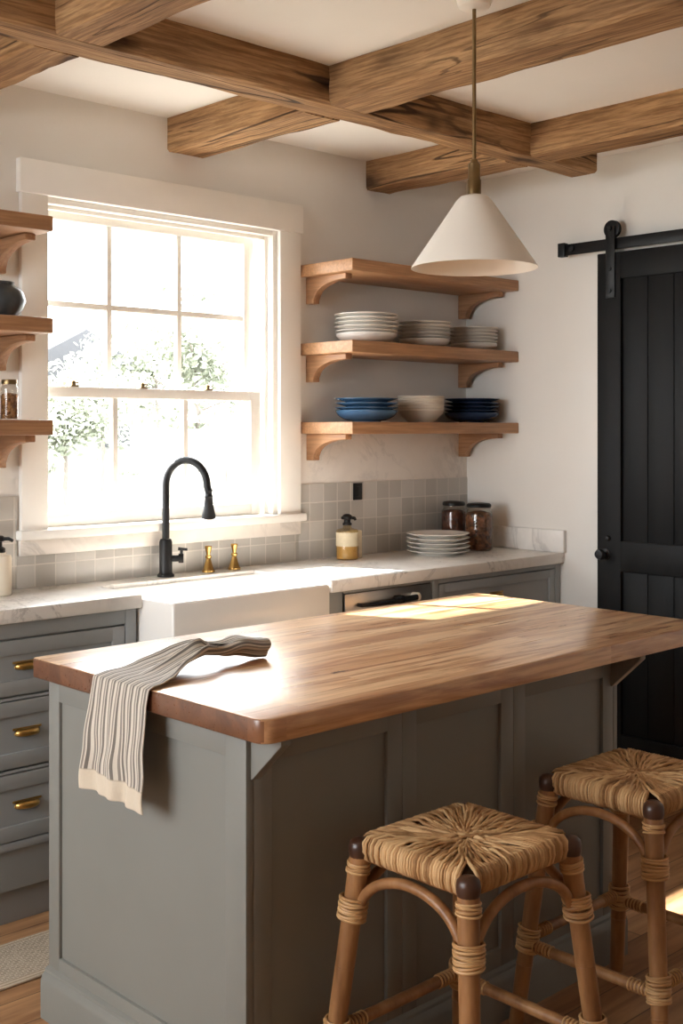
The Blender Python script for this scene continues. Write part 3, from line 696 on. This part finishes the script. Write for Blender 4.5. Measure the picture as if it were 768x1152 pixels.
b = MB().box(-.012, .012, -.03, .03, 0, .115, .006, 3); build('pad', b, plain('cream_sponge', srgb(222, 206, 178), .9, .05, 60, .4), sp_)

cb_ = thing('soap_dispenser', 'cream soap dispenser with black pump at the left end of the counter', 'dispenser', (1.85, 3.545, ZT + .0005))
b = MB().lathe([(0, 0), (.034, 0), (.037, .004), (.037, .118), (.034, .128), (.018, .132), (.018, .137), (0, .137)], 36); build('bottle', b, M['soapc'], cb_)
b = MB().lathe([(0, .136), (.017, .136), (.017, .15), (.012, .154), (.007, .156), (.007, .172), (.015, .174), (.015, .186), (.008, .191), (0, .191)], 24); b.tube([(0, 0, .181), (.02, -.02, .181), (.03, -.03, .174)], [.006, .006, .005], 10); build('pump', b, M['blackp'], cb_)

ou = thing('wall_outlet', 'small black outlet plate on the grey tiles below the lowest shelf', 'outlet', (3.54, YB - .008, 1.235))
b = MB().box(-.026, .026, -.005, 0, -.036, .036, .002); build('plate', b, M['black'], ou)
b = MB().box(-.011, .011, -.0075, -.004, -.02, .02, .002); build('socket', b, M['blackp'], ou)

# ---------------------------------------------------------------- pendant lamp
pl = thing('pendant_lamp', 'white conical pendant lamp on a brass rod above the island', 'lamp', (2.424, 2.043, ZC))
b = MB().lathe([(0, 0), (.048, 0), (.05, -.008), (.042, -.034), (.03, -.04), (0, -.04)], 32); build('canopy', b, M['enamel'], pl)
zr = lambda z: z - ZC
b = MB().tube([(0, 0, -.035), (0, 0, zr(2.2))], .0052, 12); build('rod', b, M['bronze'], pl)
b = MB().lathe([(0, zr(2.215)), (.009, zr(2.212)), (.011, zr(2.205)), (.016, zr(2.2)), (.016, zr(2.16)), (.018, zr(2.157)), (.018, zr(2.115)), (0, zr(2.115))], 28); build('socket_cup', b, M['bronze'], pl)
za, zb = zr(2.118), zr(1.925)
prof = [(0, za), (.022, za), (.036, za - .004), (.046, za - .014), (.1655, zb + .004), (.167, zb), (.164, zb + .001), (.044, za - .018), (.034, za - .009), (0, za - .006)]
build('shade', MB().lathe(prof, 64), M['enamel'], pl)
b = MB().lathe([(0, za - .01), (.018, za - .01), (.018, za - .05), (.03, za - .075), (.036, za - .1), (.028, za - .125), (0, za - .135)], 24); build('bulb', b, plain('opal_bulb', srgb(244, 240, 230), .2, .01), pl)

# ---------------------------------------------------------------- barn door on the right wall
bd = thing('barn_door', 'tall black panelled sliding barn door hanging on the right wall', 'door', (4.2, 2.4, .02))
DX, DY0, DY1, DZ0, DZ1 = 4.19, 1.93, 2.867, .02, 2.228
b = MB()
st = .113
b.box(DX, DX + .042, DY1 - st, DY1, DZ0, DZ1, .003); b.box(DX, DX + .042, DY0, DY0 + st, DZ0, DZ1, .003)
for z0, z1 in ((2.118, DZ1), (.917, 1.041), (DZ0, .25)): b.box(DX + .0004, DX + .0416, DY0 + st - .001, DY1 - st + .001, z0, z1, .003)
build('frame', b, M['door'], bd, world=True)
np_ = 6; pw = (DY1 - DY0 - 2 * st) / np_
for z0, z1 in ((1.036, 2.123), (.245, .922)):
    b = MB()
    for k in range(np_): y = DY0 + st + k * pw; b.box(DX + .014, DX + .034, y + .0006, y + pw - .0006, z0, z1, .004)
    build('plank_panel', b, M['door'], bd, world=True)
for yh in (2.80, 2.0):
    b = MB().box(DX - .008, DX - .0005, yh - .022, yh + .022, 2.04, 2.335, .003)
    for zz in (2.07, 2.16): b.tube([(DX - .008, yh, zz), (DX - .014, yh, zz)], .009, 8)
    h = build('hanger_strap', b, M['black'], bd, world=True)
    b = MB().lathe([(0, -.012), (.012, -.012), (.037, -.009), (.034, -.003), (.034, .003), (.037, .009), (.012, .012), (0, .012)], 32, rot=Matrix.Rotation(PI / 2, 3, 'Y')); b.v = [(x + DX + .012, y + yh, z + 2.325) for x, y, z in b.v]
    b.tube([(DX - .016, yh, 2.325), (DX + .02, yh, 2.325)], .01, 10)
    build('wheel', b, M['black'], h, world=True)
RY = Matrix.Rotation(-PI / 2, 3, 'Y')
b = MB().lathe([(0, 0), (.022, 0), (.022, .005), (.009, .009), (.009, .026), (.018, .03), (.024, .042), (.018, .054), (0, .057)], 24, rot=RY); b.v = [(x + DX, y + 2.825, z + .985) for x, y, z in b.v]; build('knob', b, M['black'], bd, world=True)
b = MB().lathe([(0, 0), (.012, 0), (.012, .006), (.007, .012), (0, .013)], 20, rot=RY); b.v = [(x + DX, y + 2.812, z + 1.05) for x, y, z in b.v]; build('lock_cover', b, M['black'], bd, world=True)
tr = thing('door_track', 'black flat steel track above the sliding barn door', 'track', (4.2, 2.3, 2.265))
b = MB().box(4.198, 4.208, 1.0, 3.06, 2.241, 2.288, .002); build('rail', b, M['black'], tr, world=True)
for y in (3.0, 2.45, 1.9, 1.3):
    b = MB().tube([(XR, y, 2.265), (4.205, y, 2.265)], .013, 12); b.tube([(4.199, y, 2.265), (4.19, y, 2.265)], .014, 6); build('standoff', b, M['black'], tr, world=True)
b = MB().box(4.185, 4.215, 3.03, 3.065, 2.235, 2.294, .003); build('end_stop', b, M['black'], tr, world=True)

# ---------------------------------------------------------------- island
IX0, IX1, IY0, IY1, IZ = 1.517, 3.265, 1.822, 2.74, .92
BX0, BX1, BY0, BY1, BT = 1.56, 2.92, 1.93, 2.73, .87
bb = []
def rc_(cx, cy, r, a0): return [(cx + r * math.cos(a0 + PI / 2 * i / 8), cy + r * math.sin(a0 + PI / 2 * i / 8)) for i in range(9)]
rr = .035
poly = rc_(IX1 - rr, IY0 + rr, rr, -PI / 2) + rc_(IX1 - .012, IY1 - .012, .012, 0) + rc_(IX0 + .012, IY1 - .012, .012, PI / 2) + rc_(IX0 + rr, IY0 + rr, rr, PI)
b = MB().prism(poly, 'z', BT, IZ, .004)
bt = build('butcher_block_top', b, [M['block'], M['blockend']], ang=50)
for p in bt.data.polygons:
    if abs(p.normal.x) > .75: p.material_index = 1
tag(bt, 'thick butcher block worktop of brown wood staves on the grey island', 'worktop')
isl = thing('kitchen_island', 'grey panelled kitchen island base under the butcher block top', 'island', (2.24, 2.33, 0))
ip = lambda n, b, m=None, **k: build(n, b, m or M['island'], isl, world=True, **k)
b = MB().box(BX0 + .018, BX1 - .018, BY0 + .018, BY1 - .018, .01, BT - .001, .001); ip('body', b)
# left end panel (faces -x)
b = MB(); d = .02
def endpanel(b, xf, sgn, ya, yb, z0, z1, fa, fb, ft, fbm):
    x0, x1 = (xf, xf + d) if sgn < 0 else (xf - d, xf)
    b.box(x0, x1, ya, ya + fa, z0, z1, .002); b.box(x0, x1, yb - fb, yb, z0, z1, .002)
    b.box(x0, x1, ya + fa - .001, yb - fb + .001, z1 - ft, z1, .002); b.box(x0, x1, ya + fa - .001, yb - fb + .001, z0, z0 + fbm, .002)
    r = .009; b.box(x0 + (r if sgn < 0 else 0), x1 - (0 if sgn < 0 else r), ya + fa - .004, yb - fb + .004, z0 + fbm - .004, z1 - ft + .004, 0)
endpanel(b, BX0, -1, BY0, BY1, .1, BT - .001, .07, .05, .06, .06); ip('end_panel', b)
b = MB(); endpanel(b, BX1, 1, BY0, BY1, .1, BT - .001, .07, .05, .06, .06); ip('end_panel', b)
xs = [BX0 + .0205, 2.03, 2.446, BX1 - .0205]
for i in range(3):
    b = MB(); x0, x1 = xs[i], xs[i + 1]; fr = .05
    z0, z1, yf = .1, BT - .001, BY0
    b.box(x0, x0 + fr, yf, yf + d, z0, z1, .0025); b.box(x1 - fr, x1, yf, yf + d, z0, z1, .0025)
    b.box(x0 + fr - .001, x1 - fr + .001, yf, yf + d, z0, z0 + .075, .002); b.box(x0 + fr - .001, x1 - fr + .001, yf, yf + d, z1 - .07, z1, .002)
    b.box(x0 + fr - .004, x1 - fr + .004, yf + .01, yf + d, z0 + .07, z1 - .066, 0)
    ip('front_panel', b)
b = MB()
pr = lambda o: [(0, 0), (-o, 0), (-o, .095), (-o * .8, .108), (-o * .45, .115), (-o * .4, .122), (0, .128)]
o_ = .022
b.prism([(BX0 + a, z) for a, z in pr(o_)], 'y', BY0 - .02, BY1 + .003, 0); b.prism([(BX1 - a, z) for a, z in pr(o_)], 'y', BY0 - .02, BY1 + .003, 0)
b.prism([(BY0 + a, z) for a, z in pr(o_)], 'x', BX0 - .02, BX1 + .02, 0); ip('base_moulding', b)
for xb in (BX0 + .012, BX1 - .034):
    b = MB().prism([(BY0, BT - .001), (BY0 - .098, BT - .001), (BY0 - .098, BT - .012), (BY0 - .004, BT - .1), (BY0, BT - .1)], 'x', xb, xb + .026, .0015); ip('support_bracket', b, M['trimw'] if 0 else None)

# ---------------------------------------------------------------- rug
ru = thing('rug', 'flat beige woven rug with a banded border on the floor before the drawers', 'rug', (2.0, 3.055, 0))
b = MB().box(-.85, .85, -.125, .125, .001, .009, .003); build('mat', b, M['rug'], ru)
b = MB()
for k in range(40):
    for sx in (-1, 1):
        y = -.12 + .24 * k / 39; b.tube([(sx * .848, y, .006), (sx * .87, y + random.uniform(-.003, .003), .004), (sx * .888, y + random.uniform(-.006, .006), .003)], .0018, 5)
f_ = build('fringe', b, M['rug'], ru); f_['kind'] = 'stuff'

# ---------------------------------------------------------------- towel
def towel():
    NS, NT_ = 150, 72
    # centre line: hanging foot -> up the end face -> over the edge -> across the top to a gathered end
    key = [  # s, x, yc, z, halfwidth, direction-angle(deg from +y of width axis), fold amplitude
        (0.00, 1.498, 2.332, .655, .116, 0.0), (0.30, 1.500, 2.328, .79, .115, 0.0), (0.455, 1.503, 2.322, .885, .113, 0.0), (0.485, 1.508, 2.320, .9215, .113, 0.0),
        (0.515, 1.532, 2.320, .928, .113, 4.0), (0.60, 1.605, 2.335, .929, .108, 10.0), (0.70, 1.69, 2.350, .940, .088, 16.0), (0.78, 1.76, 2.352, .948, .070, 20.0), (0.88, 1.845, 2.345, .938, .045, 18.0), (0.95, 1.905, 2.338, .936, .038, 12.0), (1.0, 1.945, 2.332, .936, .034, 8.0)]
    def lerp(s):
        for a, c in zip(key[:-1], key[1:]):
            if s <= c[0] + 1e-9:
                u = (s - a[0]) / (c[0] - a[0]); u2 = u * u * (3 - 2 * u)
                return [a[k] + (c[k] - a[k]) * (u if k < 4 else u2) for k in range(1, 6)]
        return list(key[-1][1:])
    vs = []; uv = []
    for i in range(NS + 1):
        s = i / NS; x, y, z, hw, ang = lerp(s)
        hang = max(0, min(1, (.47 - s) / .3)); top = max(0, min(1, (s - .56) / .22)); g = max(0, min(1, (s - .74) / .18))
        for j in range(NT_ + 1):
            t = j / NT_ * 2 - 1
            px, py, pz = x, y, z
            a = math.radians(ang); wx, wy = math.sin(a), math.cos(a)
            lat = t * hw
            # folds
            r1 = math.sin(t * 7.0 + .6 + s * 1.2); r2 = math.sin(t * 13.0 + 2.0 - s * 2.5)
            off_h = hang * (.006 * r1 + .004 * r2 + .004)
            lift = top * (.012 * (1 + r1) + .006 * (1 + r2)) * (1 - .2 * g)
            crest = math.exp(-((s - .79) / .06) ** 2) * .016 * math.exp(-((t - .2) / .6) ** 2)
            lat -= hang * .004 * math.sin(s * 25 + t * 3)
            px += wx * lat - off_h; py += wy * lat
            if s < .47:
                px = min(px, 1.511); pz += .012 * (t * .25 - .1 * t * t) * (1 - s / .47)
                py += .012 * (1 - s / .47) * t
            pz += lift + crest
            if s > .52: pz = max(pz, .9238)
            if g > 0:   # the far end rolls up into a loose tube
                gg = g * g * (3 - 2 * g); th = t * PI * 1.12 + .5; ro = .019 + .004 * math.sin(th * 3 + s * 8) + .0035 * (t + 1)
                tx, ty, tz = x - wx * 0, y + ro * math.sin(th) * 1.15, .9235 + .024 - ro * math.cos(th) + .012 * math.exp(-((s - .9) / .05) ** 2)
                px += (tx + .012 * math.sin(t * 5) * (s - .74) - px) * gg; py += (ty - py) * gg; pz += (tz - pz) * gg
            vs.append((px, py, max(pz, .9238) if s > .52 else pz)); uv.append(((t + 1) / 2, s))
    n = NT_ + 1
    fs = [(i*n + j, i*n + j + 1, (i+1)*n + j + 1, (i+1)*n + j) for i in range(NS) for j in range(NT_)]
    o = build('tea_towel', MB().add(vs, fs), M['towel'], ang=180, uv=uv)
    m = o.modifiers.new('Solidify', 'SOLIDIFY'); m.thickness = .0022; m.offset = 0.0
    return tag(o, 'striped beige and grey linen tea towel draped over the end of the wood top', 'towel')
towel()

# ---------------------------------------------------------------- rattan stools
def stool(cx, cy, label, rz=0):
    H = .638; hx, hy = .162, .146; sp = .062
    o = thing('rattan_stool', label, 'stool', (cx, cy, 0), 'rattan counter stools', rz)
    corners = [(-1, -1), (1, -1), (1, 1), (-1, 1)]
    def legp(c, z):
        k = (H - z) / H; return Vector((c[0] * (hx + sp * k), c[1] * (hy + sp * k), z))
    for c in corners:
        b = MB(); zs = [0, .004, .12, .3, .45, .58, .612]; rs = [.0175, .0195, .02, .021, .0215, .0225, .0225]
        b.tube([legp(c, z) for z in zs], rs, 18)
        for zn in (.155, .36):   # nodes of the cane
            b.torus(legp(c, zn), .0195, .0022, legp(c, zn + .05) - legp(c, zn), 18, 6)
        lg = build('leg', b, M['rattan'], o)
        b = MB(); p = legp(c, .594); b.lathe([(0, 0), (.0225, 0), (.0245, .008), (.0248, .02), (.0225, .03), (.015, .037), (0, .04)], 24); b.v = [(x + p.x, y + p.y, z + p.z) for x, y, z in b.v]
        build('corner_cap', b, M['cap'], lg)
        b = MB()
        def coil(z0, z1, extra, n, rad=.0032):
            for q in range(n):
                z = z0 + (z1 - z0) * q / (n - 1); rl = .0205 + extra
                ax = (legp(c, z + .05) - legp(c, z)).normalized() + Vector((random.uniform(-.12, .12), random.uniform(-.12, .12), 0))
                b.torus(legp(c, z), rl + random.uniform(-.0005, .001), rad, ax, 20, 6)
        for args in ((.56, .58, .003, 4, .0028), (.462, .505, .0085, 9, .0034), (.19, .245, .0055, 11, .0032)):
            b = MB(); coil(*args); build('cane_binding', b, M['bind'], lg)
    for k in range(4):
        c0, c1 = corners[k], corners[(k + 1) % 4]
        # arch between the legs, under the seat
        p0, p1 = legp(c0, .47), legp(c1, .47); q0, q1 = legp(c0, .56), legp(c1, .56)
        m = (q0 + q1) / 2; pts = []
        for i in range(25):
            a = PI * i / 24; u = -math.cos(a); hgt = math.sin(a) ** .85
            base = (p0 + p1) / 2 + (p1 - p0) * .5 * u * .9
            top = (q0 + q1) / 2 + (q1 - q0) * .5 * u * .9
            z = .465 + .105 * hgt
            pts.append(Vector((base.x + (top.x - base.x) * hgt, base.y + (top.y - base.y) * hgt, z)))
        b = MB().tube(pts, .0115, 12); build('arch_brace', b, M['rattan'], o)
        z = .222 if k % 2 == 0 else .205
        a0, a1 = legp(c0, z), legp(c1, z); b = MB().tube([a0.lerp(a1, s_ / 8) for s_ in range(9)], .0135, 12)
        dr = a1 - a0
        st_ = build('stretcher', b, M['rattan'], o)
        for e0, e1 in ((.07, .2), (.8, .93)):
            b = MB()
            for q in range(6): b.torus(a0.lerp(a1, e0 + (e1 - e0) * q / 5), .0142, .0024, dr + Vector((0, 0, random.uniform(-.03, .03))), 16, 5)
            build('joint_binding', b, M['bind'], st_)
    # the seat: rails wrapped with rush cords running from each rail to the middle
    b = MB(); zt = H - .001
    b.box(-hx + .004, hx - .004, -hy + .004, hy - .004, zt - .04, zt - .007, .012, 3); core = None
    st_o = build('seat_core', b, M['rushcore'], o)
    b = MB(); rnd = random.Random(int(cx * 100))
    for k in range(4):
        c0, c1 = corners[k], corners[(k + 1) % 4]
        A = Vector((c0[0] * hx, c0[1] * hy, 0)); B = Vector((c1[0] * hx, c1[1] * hy, 0)); L = (B - A).length
        out = ((A + B) / 2).normalized(); n = 38
        dn = (A + B) / 2; dist = dn.length
        for q in range(n):
            f = (q + .5) / n; ins = .17
            ff = .04 + .92 * f
            e = A.lerp(B, ff); t_ = (f * 2 - 1)
            r = .0036 + rnd.uniform(-.0007, .0009)
            tgt = (B - A).normalized() * (t_ * L * .07 + rnd.uniform(-.006, .006)) + out * dist * (.04 + .10 * rnd.random() + .1 * abs(t_) * rnd.random())
            w = rnd.uniform(-.002, .002); lay = rnd.choice((-.0035, 0, .002))
            pts = [e - out * .025 + Vector((0, 0, zt - .05)), e - out * .004 + Vector((0, 0, zt - .052)), e + out * (.008 + w) + Vector((0, 0, zt - .043)), e + out * (.013 + w) + Vector((0, 0, zt - .026)), e + out * (.011 + w) + Vector((0, 0, zt - .009)), e + out * .002 + Vector((0, 0, zt + .0005))]
            e2 = e - out * .012
            for i in range(1, 9):
                s_ = i / 8; p = e2.lerp(tgt, s_); p.z = zt + .0025 + lay - .012 * math.sin(s_ * PI / 2) + .003 * math.sin(s_ * PI) + rnd.uniform(-.002, .002) + .0022 * math.sin(s_ * 9 + q * 2.1)
                p += (B - A).normalized() * rnd.uniform(-.0016, .0016)
                pts.append(p)
            rad = [r] * 6 + [r * (1 - .22 * i / 8) for i in range(1, 9)]
            b.tube(pts, rad, 7)
    # short over-woven strands near the middle
    for q in range(34):
        a = rnd.uniform(0, 2 * PI); r0 = rnd.uniform(.012, .06); p = Vector((r0 * math.cos(a), r0 * math.sin(a) * .9, zt - .006)); dr = Vector((math.cos(a + rnd.uniform(-.5, .5)), math.sin(a + rnd.uniform(-.5, .5)), 0))
        b.tube([p - dr * .022 - Vector((0, 0, .004)), p - dr * .008 + Vector((0, 0, .003)), p + dr * .008 + Vector((0, 0, .003)), p + dr * .022 - Vector((0, 0, .003))], .0042, 6)
    build('woven_seat', b, M['rush'], o, ang=70)
    return o
s1 = stool(1.94, 1.66, 'rattan counter stool with woven rush seat, the one nearer the towel end')
stool(2.612, 1.668, 'rattan counter stool with woven rush seat, the one nearer the black door')

# ---------------------------------------------------------------- garden outside
b = MB().box(-14, 60, YB + WT + .001, 70, -.5, -.35, 0); b.box(-14, XL - WT - .001, -12, YB + WT, -.5, -.35, 0); struct(build('ground', b, M['grass']))
def tree(x, y, h, cr, lab, seed, trunk=.14):
    rnd = random.Random(seed); o = thing('tree', lab, 'tree', (x, y, -.35), 'trees in the garden')
    b = MB().tube([(0, 0, -.05), (.05, .03, h * .3), (-.04, .02, h * .6), (.02, 0, h * .9)], [trunk, trunk * .8, trunk * .6, trunk * .2], 10)
    for k in range(7):
        a = rnd.uniform(0, 2 * PI); z = h * rnd.uniform(.4, .75); b.tube([(0, 0, z), (cr * .35 * math.cos(a), cr * .35 * math.sin(a), z + .3), (cr * .75 * math.cos(a), cr * .75 * math.sin(a), z + .7)], [trunk * .4, trunk * .25, .01], 7)
    build('trunk', b, M['bark'], o)
    b = MB(); vs = []; fs = []
    cl = [(rnd.gauss(0, cr * .42), rnd.gauss(0, cr * .42), h * .68 + rnd.gauss(0, h * .16)) for _ in range(26)]
    for k in range(3200):
        c = rnd.choice(cl); p = Vector((c[0] + rnd.gauss(0, cr * .16), c[1] + rnd.gauss(0, cr * .16), max(h * .25, c[2] + rnd.gauss(0, cr * .14))))
        d1 = Vector((rnd.uniform(-1, 1), rnd.uniform(-1, 1), rnd.uniform(-1, 1))).normalized(); d2 = d1.orthogonal().normalized(); s_ = rnd.uniform(.05, .09) * max(1, cr * .95); i0 = len(vs)
        vs += [p - d1 * s_, p + d2 * s_ * .5, p + d1 * s_, p - d2 * s_ * .5]; fs.append((i0, i0 + 1, i0 + 2, i0 + 3))
    b.add(vs, fs); build('foliage', b, M['leaf'], o)
tree(15.0, 25.5, 3.2, 1.5, 'low leafy tree far outside, seen through the leftmost column of the lower panes', 3, .07)
tree(18.9, 25.4, 5.2, 1.9, 'leafy tree outside, seen through the panes nearest the plate shelves', 5, .1)
tree(19.2, 30.5, 3.8, 1.6, 'low leafy tree far outside, seen through the lower panes just left of the faucet', 12, .08)
tree(23.6, 34.0, 5.6, 2.2, 'leafy tree far outside, seen through the middle column of the upper panes', 8, .09)
fn = thing('garden_fence', 'pale board fence outside, seen through the lower panes behind the faucet', 'fence', (6.8, 7.6, -.35))
for k in range(28):
    b = MB().box(5.25 + k * .14, 5.25 + k * .14 + .13, 7.6, 7.625, -.36, 1.5, .006); build('fence_board', b, M['fence'], fn, world=True)
b = MB().box(5.25, 9.18, 7.625, 7.67, -.05, .04, .004); b.box(5.25, 9.18, 7.625, 7.67, 1.1, 1.19, .004); build('fence_rail', b, M['fence'], fn, world=True)
hs = thing('house', 'pale gabled house far outside, seen through the upper left panes', 'house', (24.2, 42, -.35))
b = MB().box(21.0, 27.4, 40, 46, -.4, 3.5, .01); build('wall', b, M['siding'], hs, world=True)
b = MB().prism([(20.5, 3.4), (27.9, 3.4), (24.2, 5.3)], 'y', 39.5, 46.5, .01); build('roof', b, M['roofing'], hs, world=True)
for x in (22, 25): b = MB().box(x, x + 1.4, 39.92, 40.02, .8, 2.4, .01); build('window', b, M['roofing'], hs, world=True)

# ---------------------------------------------------------------- light
w = bpy.data.worlds.new('sky'); bpy.context.scene.world = w; w.use_nodes = True
bg = w.node_tree.nodes['Background']; bg.inputs[0].default_value = (.915, .96, 1.0, 1); bg.inputs[1].default_value = 11.0
sun = bpy.data.lights.new('sun', 'SUN'); sun.energy = 24; sun.angle = math.radians(.8); sun.color = (1, .965, .91)
so = bpy.data.objects.new('sun', sun); C.objects.link(so); so.location = (0, 9, 9)
so.rotation_euler = Vector((.58, -1.2, -1.2)).to_track_quat('-Z', 'Y').to_euler()
def portal(name, loc, d, sx, sy):
    l = bpy.data.lights.new(name, 'AREA'); l.shape = 'RECTANGLE'; l.size = sx; l.size_y = sy; l.cycles.is_portal = True
    o = bpy.data.objects.new(name, l); C.objects.link(o); o.location = loc; o.rotation_euler = Vector(d).to_track_quat('-Z', 'Z' if abs(d[2]) < .5 else 'Y').to_euler(); return o
portal('window_light', ((WX0 + WX1) / 2, YB + WT + .02, (WZ0 + WZ1) / 2), (0, -1, 0), WX1 - WX0 + .1, WZ1 - WZ0 + .1)
portal('side_window_light', (XL - WT - .02, (LY0 + LY1) / 2, (LZ0 + LZ1) / 2), (1, 0, 0), LY1 - LY0 + .1, LZ1 - LZ0 + .1)

# ---------------------------------------------------------------- camera and view
cam = bpy.data.cameras.new('camera'); co = bpy.data.objects.new('camera', cam); C.objects.link(co)
co.location = (0, 0, 1.5); co.rotation_euler = (PI / 2, 0, math.radians(-43.5262))
cam.sensor_fit = 'VERTICAL'; cam.sensor_height = 36; cam.sensor_width = 24; cam.lens = 1341.77 / 1152 * 36
cam.shift_y = -(576 - 482.79) / 1152; cam.clip_start = .05
sc = bpy.context.scene; sc.camera = co
sc.view_settings.view_transform = 'Standard'; sc.view_settings.look = 'None'; sc.view_settings.gamma = 1; sc.view_settings.use_curve_mapping = False
sc.view_settings.exposure = 0.6
sc.cycles.use_denoising = True; sc.cycles.max_bounces = 10; sc.cycles.diffuse_bounces = 6; sc.cycles.transparent_max_bounces = 16; sc.cycles.sample_clamp_indirect = 8; sc.cycles.caustics_reflective = False; sc.cycles.caustics_refractive = False
